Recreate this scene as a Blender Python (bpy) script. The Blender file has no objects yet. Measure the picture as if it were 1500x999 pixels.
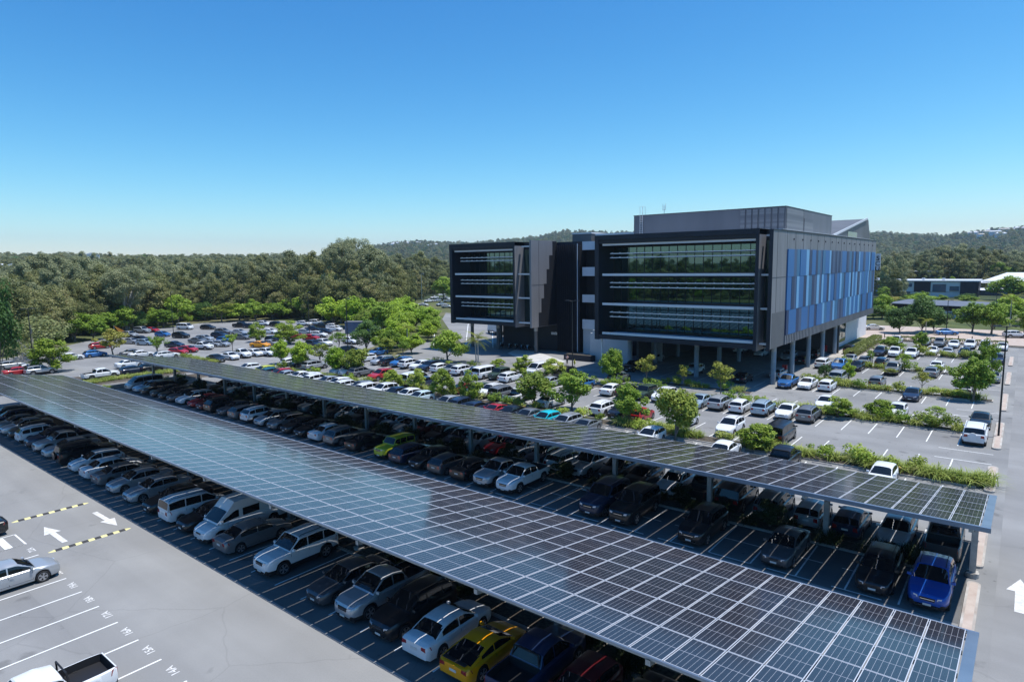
import bpy, math, random
import numpy as np
from mathutils import Vector, Matrix
random.seed(7)
rng = np.random.default_rng(7)
SC = bpy.context.scene
C = SC.collection
PI = math.pi
rad = math.radians

# ------------------------------------------------------------------ helpers
def srgb(r, g, b):
    f = lambda c: (c/255/12.92) if c <= 10 else (((c/255)+.055)/1.055)**2.4
    return (f(r), f(g), f(b), 1)

def nodes(name):
    m = bpy.data.materials.new(name); m.use_nodes = True
    nt = m.node_tree
    return m, nt, nt.nodes['Principled BSDF']

def simple(name, col, rough=.6, metal=0., coat=0., spec=.5, emis=None):
    m, nt, p = nodes(name)
    p.inputs['Base Color'].default_value = (*col[:3], 1)
    p.inputs['Roughness'].default_value = rough
    p.inputs['Metallic'].default_value = metal
    p.inputs['Coat Weight'].default_value = coat
    p.inputs['Coat Roughness'].default_value = .04
    p.inputs['Specular IOR Level'].default_value = spec
    return m

def noisy(name, c1, c2, scale=1., detail=4, rough=.8, metal=0., c3=None, scale2=.1, spec=.3, bump=0., coords='Object', lo=.35, hi=.65, stretch=None):
    """two (three) tones mixed by procedural noise"""
    m, nt, p = nodes(name)
    N, L = nt.nodes, nt.links
    tc = N.new('ShaderNodeTexCoord')
    src = tc.outputs[coords]
    if stretch:
        mp = N.new('ShaderNodeMapping'); mp.inputs['Scale'].default_value = stretch
        L.new(src, mp.inputs['Vector']); src = mp.outputs[0]
    n = N.new('ShaderNodeTexNoise'); n.inputs['Scale'].default_value = scale; n.inputs['Detail'].default_value = detail
    L.new(src, n.inputs['Vector'])
    r = N.new('ShaderNodeMapRange'); r.inputs['From Min'].default_value = lo; r.inputs['From Max'].default_value = hi
    L.new(n.outputs['Fac'], r.inputs['Value'])
    mx = N.new('ShaderNodeMix'); mx.data_type = 'RGBA'
    mx.inputs['A'].default_value = (*c1[:3], 1); mx.inputs['B'].default_value = (*c2[:3], 1)
    L.new(r.outputs[0], mx.inputs['Factor'])
    out = mx.outputs['Result']
    if c3:
        n2 = N.new('ShaderNodeTexNoise'); n2.inputs['Scale'].default_value = scale2; n2.inputs['Detail'].default_value = 5
        L.new(src, n2.inputs['Vector'])
        r2 = N.new('ShaderNodeMapRange'); r2.inputs['From Min'].default_value = .42; r2.inputs['From Max'].default_value = .68
        L.new(n2.outputs['Fac'], r2.inputs['Value'])
        m2 = N.new('ShaderNodeMix'); m2.data_type = 'RGBA'
        L.new(r2.outputs[0], m2.inputs['Factor']); L.new(out, m2.inputs['A']); m2.inputs['B'].default_value = (*c3[:3], 1)
        out = m2.outputs['Result']
    L.new(out, p.inputs['Base Color'])
    p.inputs['Roughness'].default_value = rough; p.inputs['Metallic'].default_value = metal
    p.inputs['Specular IOR Level'].default_value = spec
    if bump:
        b = N.new('ShaderNodeBump'); b.inputs['Strength'].default_value = bump; b.inputs['Distance'].default_value = .02
        L.new(n.outputs['Fac'], b.inputs['Height']); L.new(b.outputs[0], p.inputs['Normal'])
    return m

def spots(m, scale=.42, size=.16, dark=.72):
    """oil drips and patches worn into a paved surface"""
    nt = m.node_tree; N, L = nt.nodes, nt.links; p = N['Principled BSDF']; src = p.inputs['Base Color'].links[0].from_socket
    tc = N.new('ShaderNodeTexCoord'); nz = N.new('ShaderNodeTexNoise'); nz.inputs['Scale'].default_value = 2.2; L.new(tc.outputs['Object'], nz.inputs['Vector'])
    out = src
    for sc_, sz, dk in ((scale, size, dark), (scale*3.1, size*.5, dark*.9), (.05, .22, .9)):
        v = N.new('ShaderNodeTexVoronoi'); v.inputs['Scale'].default_value = sc_; L.new(tc.outputs['Object'], v.inputs['Vector'])
        a = N.new('ShaderNodeMath'); a.operation = 'MULTIPLY_ADD'; a.inputs[1].default_value = .3; L.new(nz.outputs['Fac'], a.inputs[0]); L.new(v.outputs['Distance'], a.inputs[2])
        r = N.new('ShaderNodeMapRange'); r.inputs['From Min'].default_value = sz*.6+.15; r.inputs['From Max'].default_value = sz+.19; r.inputs['To Min'].default_value = dk; r.inputs['To Max'].default_value = 1
        L.new(a.outputs[0], r.inputs['Value'])
        q = N.new('ShaderNodeMix'); q.data_type = 'RGBA'; q.blend_type = 'MULTIPLY'; q.inputs['Factor'].default_value = 1; L.new(out, q.inputs['A']); L.new(r.outputs[0], q.inputs['B']); out = q.outputs['Result']
    L.new(out, p.inputs['Base Color']); return m

def leafmat(name, c1, c2, c3=None, trans=.25):
    """foliage: hue varies per plant and in clumps; thin leaves let some light through"""
    m, nt, p = nodes(name)
    N, L = nt.nodes, nt.links
    tc = N.new('ShaderNodeTexCoord'); oi = N.new('ShaderNodeObjectInfo')
    n = N.new('ShaderNodeTexNoise'); n.inputs['Scale'].default_value = 1.3; n.inputs['Detail'].default_value = 5
    L.new(tc.outputs['Object'], n.inputs['Vector'])
    a = N.new('ShaderNodeMath'); a.operation = 'MULTIPLY_ADD'; a.inputs[1].default_value = .45; a.inputs[2].default_value = -.22
    L.new(oi.outputs['Random'], a.inputs[0])
    s = N.new('ShaderNodeMath'); s.operation = 'ADD'; L.new(n.outputs['Fac'], s.inputs[0]); L.new(a.outputs[0], s.inputs[1])
    cr = N.new('ShaderNodeValToRGB'); e = cr.color_ramp.elements
    e[0].position = .3; e[0].color = (*c1, 1); e[1].position = .7; e[1].color = (*c2, 1)
    if c3:
        x = cr.color_ramp.elements.new(.82); x.color = (*c3, 1)
    L.new(s.outputs[0], cr.inputs[0])
    L.new(cr.outputs[0], p.inputs['Base Color'])
    p.inputs['Roughness'].default_value = .55; p.inputs['Specular IOR Level'].default_value = .25
    t = N.new('ShaderNodeBsdfTranslucent'); L.new(cr.outputs[0], t.inputs['Color'])
    mx = N.new('ShaderNodeMixShader'); mx.inputs[0].default_value = trans
    L.new(p.outputs[0], mx.inputs[1]); L.new(t.outputs[0], mx.inputs[2])
    L.new(mx.outputs[0], N['Material Output'].inputs['Surface'])
    return m

class MB:
    """collects faces, then links them as ONE mesh object"""
    def __init__(s): s.v = []; s.f = []; s.m = []
    def add(s, vs, fs, mi=0):
        o = len(s.v); s.v += [tuple(v) for v in vs]; s.f += [tuple(i+o for i in f) for f in fs]; s.m += [mi]*len(fs)
    def quad(s, a, b, c, d, mi=0): s.add([a, b, c, d], [(0, 1, 2, 3)], mi)
    def box(s, x0, x1, y0, y1, z0, z1, mi=0):
        s.add([(x0,y0,z0),(x1,y0,z0),(x1,y1,z0),(x0,y1,z0),(x0,y0,z1),(x1,y0,z1),(x1,y1,z1),(x0,y1,z1)],
              [(0,3,2,1),(4,5,6,7),(0,1,5,4),(1,2,6,5),(2,3,7,6),(3,0,4,7)], mi)
    def hexa(s, p, mi=0):
        s.add(p, [(0,3,2,1),(4,5,6,7),(0,1,5,4),(1,2,6,5),(2,3,7,6),(3,0,4,7)], mi)
    def cyl(s, x, y, z0, z1, r0, r1=None, n=12, mi=0):
        r1 = r0 if r1 is None else r1
        vs = [(x+r0*math.cos(2*PI*i/n), y+r0*math.sin(2*PI*i/n), z0) for i in range(n)] + \
             [(x+r1*math.cos(2*PI*i/n), y+r1*math.sin(2*PI*i/n), z1) for i in range(n)]
        s.add(vs, [(i, (i+1) % n, n+(i+1) % n, n+i) for i in range(n)] + [tuple(range(n, 2*n)), tuple(range(n-1, -1, -1))], mi)
    def tube(s, pts, rs, n=6, mi=0):
        """tapered tube along points"""
        pts = [Vector(p) for p in pts]; o = len(s.v)
        for i, p in enumerate(pts):
            d = (pts[min(i+1, len(pts)-1)]-pts[max(i-1, 0)])
            d = d.normalized() if d.length > 1e-6 else Vector((0, 0, 1))
            a = d.cross(Vector((0.31, 0.95, 0.05))).normalized(); b = d.cross(a)
            r = rs[i] if isinstance(rs, (list, tuple)) else rs
            s.v += [tuple(p+(a*math.cos(2*PI*k/n)+b*math.sin(2*PI*k/n))*r) for k in range(n)]
        for i in range(len(pts)-1):
            for k in range(n):
                s.f.append((o+i*n+k, o+i*n+(k+1) % n, o+(i+1)*n+(k+1) % n, o+(i+1)*n+k)); s.m.append(mi)
        s.f.append(tuple(o+k for k in range(n-1, -1, -1))); s.m.append(mi)
        s.f.append(tuple(o+(len(pts)-1)*n+k for k in range(n))); s.m.append(mi)
    def disc(s, cx, cy, z, r, n=20, mi=0):
        s.add([(cx+r*math.cos(2*PI*i/n), cy+r*math.sin(2*PI*i/n), z) for i in range(n)], [tuple(range(n))], mi)
    def mesh(s, name, mats, smooth=False, angle=35):
        me = bpy.data.meshes.new(name); me.from_pydata(s.v, [], s.f)
        for m in (mats if isinstance(mats, (list, tuple)) else [mats]): me.materials.append(m)
        me.polygons.foreach_set('material_index', s.m)
        if smooth:
            me.polygons.foreach_set('use_smooth', [True]*len(s.f)); me.set_sharp_from_angle(angle=rad(angle))
        me.update()
        return me
    def build(s, name, mats, parent=None, smooth=False, angle=35):
        return obj(name, s.mesh(name, mats, smooth, angle), parent)

def obj(name, me, parent=None, link=True):
    o = bpy.data.objects.new(name, me)
    if parent is not None: o.parent = parent
    if link: C.objects.link(o)
    return o

def tag(o, label=None, cat=None, group=None, kind=None):
    if label: o['label'] = label
    if cat: o['category'] = cat
    if group: o['group'] = group
    if kind: o['kind'] = kind
    return o

def empty(name, loc, rz=0):
    o = bpy.data.objects.new(name, None); C.objects.link(o); o.location = loc; o.rotation_euler = (0, 0, rz); o.empty_display_size = .3
    return o

KIDS = {}
def copy_tree(o, parent=None):
    c = o.copy(); C.objects.link(c)
    if parent is not None: c.parent = parent
    for ch in KIDS.get(o.name, []): copy_tree(ch, c)
    return c
def note_kids(root):
    """remember children once, so copying stays quick"""
    for ch in root.children:
        KIDS.setdefault(root.name, []).append(ch); note_kids(ch)

def sheet(name, poly, z, mat, kind='structure'):
    b = MB(); b.add([(x, y, z) for x, y in poly], [tuple(range(len(poly)))])
    return tag(b.build(name, mat), kind=kind)

def text(name, body, size, ext, off, mat):
    cu = bpy.data.curves.new(name, 'FONT'); cu.body = body; cu.size = size; cu.align_x = 'CENTER'; cu.align_y = 'CENTER'; cu.extrude = ext; cu.offset = off
    t = bpy.data.objects.new(name, cu); me = bpy.data.meshes.new_from_object(t); bpy.data.objects.remove(t); me.materials.clear(); me.materials.append(mat)
    return obj(name, me)

# ------------------------------------------------------------------ materials
M = {}
M['asphalt'] = noisy('asphalt', (.245,.243,.238), (.295,.292,.286), .35, 8, .9, c3=(.20,.199,.197), scale2=.09, lo=.3, hi=.7)
M['aisle'] = noisy('aisle_asphalt', (.265,.262,.253), (.305,.302,.292), .3, 8, .9, c3=(.245,.242,.235), scale2=.07, lo=.3, hi=.7)
M['bays'] = noisy('shade_toned_asphalt', (.125,.124,.122), (.16,.159,.156), .5, 8, .9, c3=(.10,.10,.10), scale2=.15)  # bay asphalt, with the deep canopy shade painted into its colour
M['road'] = noisy('road_asphalt', (.25,.245,.24), (.29,.286,.28), .3, 8, .9, c3=(.21,.208,.205), scale2=.08)
for k_ in ('asphalt', 'bays'): spots(M[k_])
for k_ in ('aisle', 'road'): spots(M[k_], .12, .10, .9)
def worn(m, streak=.93, crack=.9):
    """tyre-darkened lanes, hairline cracks"""
    nt = m.node_tree; N, L = nt.nodes, nt.links; p = N['Principled BSDF']; out = p.inputs['Base Color'].links[0].from_socket
    tc = N.new('ShaderNodeTexCoord'); mp = N.new('ShaderNodeMapping'); mp.inputs['Scale'].default_value = (.035, .62, 1); L.new(tc.outputs['Object'], mp.inputs['Vector'])
    n = N.new('ShaderNodeTexNoise'); n.inputs['Scale'].default_value = 1; n.inputs['Detail'].default_value = 4; L.new(mp.outputs[0], n.inputs['Vector'])
    r = N.new('ShaderNodeMapRange'); r.inputs['From Min'].default_value = .4; r.inputs['From Max'].default_value = .62; r.inputs['To Min'].default_value = 1; r.inputs['To Max'].default_value = streak; L.new(n.outputs['Fac'], r.inputs['Value'])
    nz = N.new('ShaderNodeTexNoise'); nz.inputs['Scale'].default_value = .7; nz.inputs['Detail'].default_value = 6; L.new(tc.outputs['Object'], nz.inputs['Vector'])
    ad = N.new('ShaderNodeMix'); ad.data_type = 'RGBA'; ad.inputs['Factor'].default_value = .35; L.new(tc.outputs['Object'], ad.inputs['A']); L.new(nz.outputs['Color'], ad.inputs['B'])
    v = N.new('ShaderNodeTexVoronoi'); v.feature = 'DISTANCE_TO_EDGE'; v.inputs['Scale'].default_value = .19; L.new(ad.outputs['Result'], v.inputs['Vector'])
    c = N.new('ShaderNodeMapRange'); c.inputs['From Min'].default_value = .002; c.inputs['From Max'].default_value = .006; c.inputs['To Min'].default_value = crack; c.inputs['To Max'].default_value = 1; L.new(v.outputs['Distance'], c.inputs['Value'])
    fn = N.new('ShaderNodeTexNoise'); fn.inputs['Scale'].default_value = 14; fn.inputs['Detail'].default_value = 3; L.new(tc.outputs['Object'], fn.inputs['Vector'])
    f = N.new('ShaderNodeMapRange'); f.inputs['To Min'].default_value = .90; f.inputs['To Max'].default_value = 1.08; L.new(fn.outputs['Fac'], f.inputs['Value'])
    for s_ in (r.outputs[0], c.outputs[0], f.outputs[0]):
        q = N.new('ShaderNodeMix'); q.data_type = 'RGBA'; q.blend_type = 'MULTIPLY'; q.inputs['Factor'].default_value = 1; L.new(out, q.inputs['A']); L.new(s_, q.inputs['B']); out = q.outputs['Result']
    L.new(out, p.inputs['Base Color'])
# the pale aisle surface fades into the darker bay surface with no hard edge
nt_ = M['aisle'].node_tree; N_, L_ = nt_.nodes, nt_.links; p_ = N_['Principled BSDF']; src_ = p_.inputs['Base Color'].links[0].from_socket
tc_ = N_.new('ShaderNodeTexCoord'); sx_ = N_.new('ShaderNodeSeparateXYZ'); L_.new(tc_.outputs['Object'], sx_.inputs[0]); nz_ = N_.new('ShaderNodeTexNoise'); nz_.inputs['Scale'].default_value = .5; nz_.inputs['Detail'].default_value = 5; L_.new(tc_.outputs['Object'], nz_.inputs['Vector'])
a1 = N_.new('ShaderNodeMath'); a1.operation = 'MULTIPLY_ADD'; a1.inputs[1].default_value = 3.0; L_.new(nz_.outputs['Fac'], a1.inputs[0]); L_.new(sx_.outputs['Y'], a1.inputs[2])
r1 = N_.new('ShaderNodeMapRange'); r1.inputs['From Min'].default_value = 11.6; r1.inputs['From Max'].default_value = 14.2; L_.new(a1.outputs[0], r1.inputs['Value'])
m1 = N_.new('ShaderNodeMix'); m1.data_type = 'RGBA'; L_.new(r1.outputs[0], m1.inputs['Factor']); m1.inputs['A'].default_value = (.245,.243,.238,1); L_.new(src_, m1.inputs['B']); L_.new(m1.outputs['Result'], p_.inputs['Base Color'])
for k_ in ('asphalt', 'bays', 'aisle', 'road'): worn(M[k_])
M['kerb'] = noisy('kerb_concrete', (.42,.39,.35), (.52,.49,.45), 1.5, 5, .9, c3=(.34,.29,.25), scale2=.6)
M['concrete'] = noisy('concrete', (.48,.47,.45), (.56,.55,.53), .8, 5, .85)
M['brick'] = noisy('brick_paving', (.42,.33,.28), (.50,.42,.36), 1.2, 5, .9)
M['mulch'] = noisy('mulch', (.05,.042,.034), (.13,.11,.085), 6, 6, 1.)
M['grass'] = noisy('grass_ground', (.055,.075,.022), (.11,.13,.042), .12, 8, 1., c3=(.15,.14,.07), scale2=.04)
M['lawn'] = noisy('lawn', (.10,.17,.03), (.15,.22,.05), .5, 6, 1.)
M['line'] = noisy('line_paint', (.72,.72,.70), (.80,.80,.78), 3, 5, .7)
M['wornline'] = noisy('worn_paint', (.55,.54,.52), (.74,.73,.71), 3, 5, .8)
M['yellow'] = simple('yellow_paint', (.72,.66,.30), .7)
M['blackrub'] = simple('black_rubber', (.03,.03,.032), .7)
M['steel'] = noisy('galvanised_steel', (.30,.34,.36), (.38,.42,.44), 4, 4, .45, metal=.5)
M['flash'] = noisy('flashing', (.22,.28,.36), (.27,.33,.41), 1, 4, .35, metal=.6, spec=.5)
M['alu'] = simple('aluminium_frame', (.72,.72,.75), .4, .3)
M['under'] = simple('panel_backsheet', (.04,.04,.045), .6)
M['black'] = simple('black_metal', (.012,.012,.014), .5)
M['pole'] = simple('pole_black', (.016,.017,.02), .5)
M['glass'] = simple('car_glass', (.008,.010,.012), .03, 0, 0, .6)
M['tyre'] = simple('tyre_rubber', (.015,.015,.016), .8)
M['rim'] = simple('wheel_alloy', (.45,.46,.48), .3, .8)
M['dark'] = simple('dark_trim', (.014,.014,.016), .55)
M['chrome'] = simple('chrome', (.7,.7,.72), .15, 1.)
M['lamp'] = simple('headlamp_glass', (.55,.60,.66), .08, .3, 1.)
M['tail'] = simple('tail_lamp', (.30,.012,.015), .15, 0, 1.)
M['plate'] = simple('number_plate', (.62,.62,.60), .5)
M['white'] = simple('white_metal', (.78,.79,.80), .5)

def panelmat():
    m, nt, p = nodes('solar_cells')
    N, L = nt.nodes, nt.links
    tc = N.new('ShaderNodeTexCoord'); sx = N.new('ShaderNodeSeparateXYZ'); L.new(tc.outputs['UV'], sx.inputs[0])
    def lines(sock, n, w):
        a = N.new('ShaderNodeMath'); a.operation = 'MULTIPLY'; a.inputs[1].default_value = n; L.new(sock, a.inputs[0])
        f = N.new('ShaderNodeMath'); f.operation = 'FRACT'; L.new(a.outputs[0], f.inputs[0])
        c = N.new('ShaderNodeMath'); c.operation = 'SUBTRACT'; c.inputs[1].default_value = .5; L.new(f.outputs[0], c.inputs[0])
        b = N.new('ShaderNodeMath'); b.operation = 'ABSOLUTE'; L.new(c.outputs[0], b.inputs[0])
        g = N.new('ShaderNodeMath'); g.operation = 'GREATER_THAN'; g.inputs[1].default_value = .5-w; L.new(b.outputs[0], g.inputs[0])
        return g.outputs[0]
    def mx(a, b):
        q = N.new('ShaderNodeMath'); q.operation = 'MAXIMUM'; L.new(a, q.inputs[0]); L.new(b, q.inputs[1]); return q.outputs[0]
    cells = lines(sx.outputs['X'], 6, .022)
    mid = lines(sx.outputs['Y'], 2, .010)
    rows = lines(sx.outputs['Y'], 24, .04)
    bus = lines(sx.outputs['X'], 54, .12)
    n = N.new('ShaderNodeTexNoise'); n.inputs['Scale'].default_value = .35; L.new(tc.outputs['Object'], n.inputs['Vector'])
    base = N.new('ShaderNodeMix'); base.data_type = 'RGBA'; base.inputs['A'].default_value = (.018,.0175,.025,1); base.inputs['B'].default_value = (.028,.027,.036,1)
    L.new(n.outputs['Fac'], base.inputs['Factor'])
    col = base.outputs['Result']
    for mask, c in ((bus, (.034,.036,.046,1)), (rows, (.045,.047,.058,1)), (cells, (.42,.42,.45,1)), (mid, (.36,.36,.40,1))):
        q = N.new('ShaderNodeMix'); q.data_type = 'RGBA'; L.new(mask, q.inputs['Factor']); L.new(col, q.inputs['A']); q.inputs['B'].default_value = c
        col = q.outputs['Result']
    L.new(col, p.inputs['Base Color'])
    p.inputs['Roughness'].default_value = .12; p.inputs['Specular IOR Level'].default_value = .5
    p.inputs['Coat Weight'].default_value = .1; p.inputs['Coat Roughness'].default_value = .05; p.inputs['Coat IOR'].default_value = 1.45
    nb = N.new('ShaderNodeTexNoise'); nb.inputs['Scale'].default_value = .5; L.new(tc.outputs['Object'], nb.inputs['Vector'])
    b = N.new('ShaderNodeBump'); b.inputs['Strength'].default_value = .03; b.inputs['Distance'].default_value = .3
    L.new(nb.outputs['Fac'], b.inputs['Height']); L.new(b.outputs[0], p.inputs['Normal'])
    return m
M['cells'] = panelmat()

# ------------------------------------------------------------------ camera, sun, sky
H = 17.5
YAW, PIT, ROL = rad(38.778), rad(6.771), rad(.780)
fw = Vector((-math.sin(YAW)*math.cos(PIT), math.cos(YAW)*math.cos(PIT), -math.sin(PIT)))
r0 = Vector((math.cos(YAW), math.sin(YAW), 0)); d0 = fw.cross(r0)
R = r0*math.cos(ROL)+d0*math.sin(ROL); D = -r0*math.sin(ROL)+d0*math.cos(ROL)
cd = bpy.data.cameras.new('camera'); cam = bpy.data.objects.new('camera', cd); C.objects.link(cam)
mat = Matrix((R, -D, -fw)).transposed().to_4x4(); mat.translation = (0, 0, H); cam.matrix_world = mat
cd.sensor_width = 36; cd.lens = 36*935.76/1500; cd.clip_end = 20000; cd.clip_start = .2
SC.camera = cam
SUN = Vector((.25, .18, 1)).normalized()
ld = bpy.data.lights.new('sun', 'SUN'); ld.energy = 4.4; ld.angle = rad(.53); ld.color = (1, .975, .935)
lo = bpy.data.objects.new('sun', ld); C.objects.link(lo); lo.rotation_euler = SUN.to_track_quat('Z', 'Y').to_euler()
w = bpy.data.worlds.new('World'); SC.world = w; w.use_nodes = True
wn = w.node_tree; bg = wn.nodes['Background']
sky = wn.nodes.new('ShaderNodeTexSky'); sky.sky_type = 'NISHITA'; sky.sun_disc = False
sky.sun_elevation = math.asin(SUN.z); sky.sun_rotation = math.atan2(SUN.x, SUN.y)
sky.air_density = 1.0; sky.dust_density = .25; sky.ozone_density = 1.6; sky.altitude = 0
def vm(op, a, b_):
    n = wn.nodes.new('ShaderNodeMix'); n.data_type = 'RGBA'; n.blend_type = 'MULTIPLY'; n.clamp_result = False; n.inputs['Factor'].default_value = 1
    wn.links.new(a, n.inputs['A']); n.inputs['B'].default_value = (*b_, 1); return n.outputs['Result']
k_ = .1165
a_ = vm('m', sky.outputs[0], (k_, k_, k_)); se = wn.nodes.new('ShaderNodeSeparateColor'); wn.links.new(a_, se.inputs[0]); cb = wn.nodes.new('ShaderNodeCombineColor')
for i, g_ in enumerate((2.1, 1.4, 1.0)):
    mi = wn.nodes.new('ShaderNodeMath'); mi.operation = 'MINIMUM'; mi.inputs[1].default_value = 1.1; wn.links.new(se.outputs[i], mi.inputs[0])
    po = wn.nodes.new('ShaderNodeMath'); po.operation = 'POWER'; po.inputs[1].default_value = g_; wn.links.new(mi.outputs[0], po.inputs[0]); wn.links.new(po.outputs[0], cb.inputs[i])
a_ = vm('m', cb.outputs[0], (1.66/k_, 1.45/k_, 1.34/k_))
wn.links.new(a_, bg.inputs[0]); bg.inputs[1].default_value = .105
SC.view_settings.view_transform = 'Standard'; SC.view_settings.look = 'None'; SC.view_settings.gamma = 1; SC.view_settings.use_curve_mapping = False
SC.view_settings.exposure = .25
SC.cycles.max_bounces = 6; SC.cycles.diffuse_bounces = 2; SC.cycles.glossy_bounces = 3; SC.cycles.transmission_bounces = 2
SC.cycles.volume_bounces = 0; SC.cycles.caustics_reflective = False; SC.cycles.caustics_refractive = False
# ------------------------------------------------------------------ ground
b = MB(); n = 72
b.add([(340*math.cos(2*PI*i/n), 340*math.sin(2*PI*i/n), -.06) for i in range(n)], [tuple(range(n))])
tag(b.build('ground', M['grass']), kind='structure')
LOT = [(14,-60),(14,162.5),(-26,162.5),(-26,140),(-64,140),(-70,108),(-98,96.5),(-108,104),(-118,100),(-128,112),(-140,108),(-158,118),(-186,122),(-207,112),(-210,98),(-199,75),(-186,60),(-168,44),(-152,24),(-150,-60)]
sheet('car_park', LOT, 0, M['asphalt'])
sheet('aisle', [(-140,9.2),(-1.5,9.2),(-1.5,16.9),(-140,16.9)], .004, M['aisle'])
sheet('shade_toned_bays', [(-100,16.9),(-1.5,16.9),(-1.5,29.2),(-100,29.2)], .004, M['bays'])  # dark sheets deepen the canopy shade by colour, out to the shadow edge
sheet('shade_toned_bays', [(-104,36.0),(-1.5,36.0),(-1.5,47.6),(-104,47.6)], .004, M['bays'])
sheet('side_road', [(1.2,-60),(13.9,-60),(13.9,160),(-.2,160),(-.2,-60)], .004, M['road'])
sheet('road', [(-62,92),(-90,98),(-110,114),(-150,150),(-170,172),(-132,160),(-95,118),(-62,108)], .008, M['road'])
sheet('cross_road', [(14,163),(14,196),(-60,196),(-60,163)], .004, M['brick'])
sheet('footpath', [(-64,92.2),(-64,95.2),(-77,103.5),(-82,103),(-80,98),(-68.5,90.6),(-58,87.6),(-56,88.8)], .03, M['concrete'])
sheet('undercroft', [(-27.6,88),(-27.6,134),(-52,134),(-52,88)], .004, M['asphalt'])
sheet('building_path', [(-27.2,126),(-22.6,126),(-20.5,163),(-25.5,163),(-28.5,134)], .012, M['kerb'])
sheet('lawn', [(-96,82),(-104,96.5),(-110,101),(-117,99),(-108,84)], .012, M['grass'])
sheet('verge', [(-106,97),(-112,110),(-142,140),(-150,146),(-150,120),(-130,112),(-118,100)], .01, M['grass'])
sheet('left_verge', [(-168,44),(-152,24),(-150,-40),(-190,-40),(-230,60),(-230,120),(-207,112),(-210,98),(-199,75),(-186,60)], -.02, M['grass'])

# painted lines, all in one sheet of marking paint
ln = MB()
def line(x0, y0, x1, y1, w=.1, z=.012, mi=0):
    d = Vector((x1-x0, y1-y0)); d.normalize(); q = Vector((-d.y, d.x))*w/2
    ln.quad((x0-q.x, y0-q.y, z), (x1-q.x, y1-q.y, z), (x1+q.x, y1+q.y, z), (x0+q.x, y0+q.y, z), mi)
for k in range(-3, 20):
    u = -41.93+2.49*k
    if u < -4 and k != -2: line(u, 5.9, u, 11.03)
    if u < -6: line(u, .4, u, 5.6)
line(-46.9,5.9,-46.9,11.03); line(-54.4,5.9,-54.4,11.03)
line(-59,5.75,-4,5.75)
for a in ((-51.9,5.9,-51.9,11.03),(-49.42,5.9,-49.42,11.03),(-51.9,11.03,-49.42,11.03),(-51.9,9.2,-49.42,9.2)): line(*a)
line(-51.8,10.15,-49.5,10.15,.42)
for k in range(40):
    u = -4.05-2.5*k
    line(u, 17.9, u, 22.9, .09)
    line(u, 36.3, u, 41.2, .09, .012, 1); line(u, 42.9, u, 48, .09, .012, 1)
    line(u, 53.4, u, 58.6); line(u, 61.6, u, 66.9); line(u, 72, u, 77.2)
    if k < 10: line(u, 79.1, u, 84.3)
    if k < 9:
        line(u, 91.2, u, 96.2); line(u, 98.0, u, 103.1); line(u, 111, u, 116.2); line(u, 118, u, 123.2)
        line(u, 131, u, 136.2); line(u, 138, u, 143.2); line(u, 151.2, u, 156.4)
for u0 in range(8):   # shared-bay cross lines in the shade between the two parking rows
    line(-31+u0*3.4, 36.3, -28.6+u0*3.4, 36.3, .08, .012, 1); line(-31+u0*3.4, 38.9, -28.6+u0*3.4, 38.9, .08, .012, 1)
for v in (70.4, 66.9, 89.9, 86.3, 109.5, 106, 129.5, 126, 149.6, 146.2):
    line(-5.4, v, -1.3, v, .11)
for k in range(8):
    u = -29-11.6*(k % 2)-2.8*(k//2); line(u, 99, u, 104, .09, .016, 1); line(u, 90.4, u, 95.4, .09, .016, 1)
for i in range(9):
    for r_, (a, c) in enumerate(((59, 64), (66.5, 71.5), (80, 85))): line(-115-r_*14, a-2+i*3.0, -110-r_*14, a+i*3.0, .1)
for (x, y, dx, dy) in ((-101, 98, -38, 38), (-95, 102, -36, 40), (-88, 103, -36, 42)): line(x, y, x+dx, y+dy, .18, .016)
for (u, v) in ((-12.9,86.2),(-10.4,86.4),(-7.9,86.4),(-5.4,86.4),(-20,89.2),(-17.4,89.3)):   # small motorbike-bay ticks
    line(u-.55, v, u+.1, v, .22, .012, 1); line(u+.0, v-.35, u+.35, v+.1, .2, .016, 1)
tag(ln.build('line_markings', [M['line'], M['wornline']]), kind='structure')

def arrow(name, tail, tip, w, label):
    t = Vector(tail); h = Vector(tip); d = (h-t).normalized(); q = Vector((-d.y, d.x)); L = (h-t).length
    b = MB(); a = h-d*L*.42
    p = [t-q*w*.17, a-q*w*.17, a+q*w*.17, t+q*w*.17]
    b.add([(x.x, x.y, .016) for x in p], [(0, 1, 2, 3)])
    b.add([(x.x, x.y, .016) for x in (a-q*w*.5, h, a+q*w*.5)], [(0, 1, 2)])
    tag(b.build(name, M['wornline']), label, 'road arrow', 'painted lane arrows')
arrow('road_arrow', (-47.75,12.7), (-51.8,12.65), .95, 'white painted arrow between the two speed humps, next to the hatched bay')
arrow('road_arrow', (-52.0,15.8), (-47.95,15.85), .95, 'white painted arrow between the two speed humps, next to the shaded cars')
arrow('road_arrow', (.78,39.0), (.8,43.3), 1.15, 'white painted arrow on the road past the end of the solar canopies')
arrow('road_arrow', (-119.5,36.8), (-123,37.0), .9, 'small white arrow on asphalt near the white pickup and round tree')

# bay numbers, painted to be read on the way in
for i, s in enumerate(['14A','15A','16A','17A','18A','19A','20A','21A','22A']):
    o = text('bay_number', s, .5, .002, .006, M['wornline']); o.location = (-28.2-2.49*i, 10.98, .012); o.rotation_euler = (0, 0, PI)
    tag(o, 'white painted bay number %s on the asphalt' % s, 'bay number', 'painted bay numbers')

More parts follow.
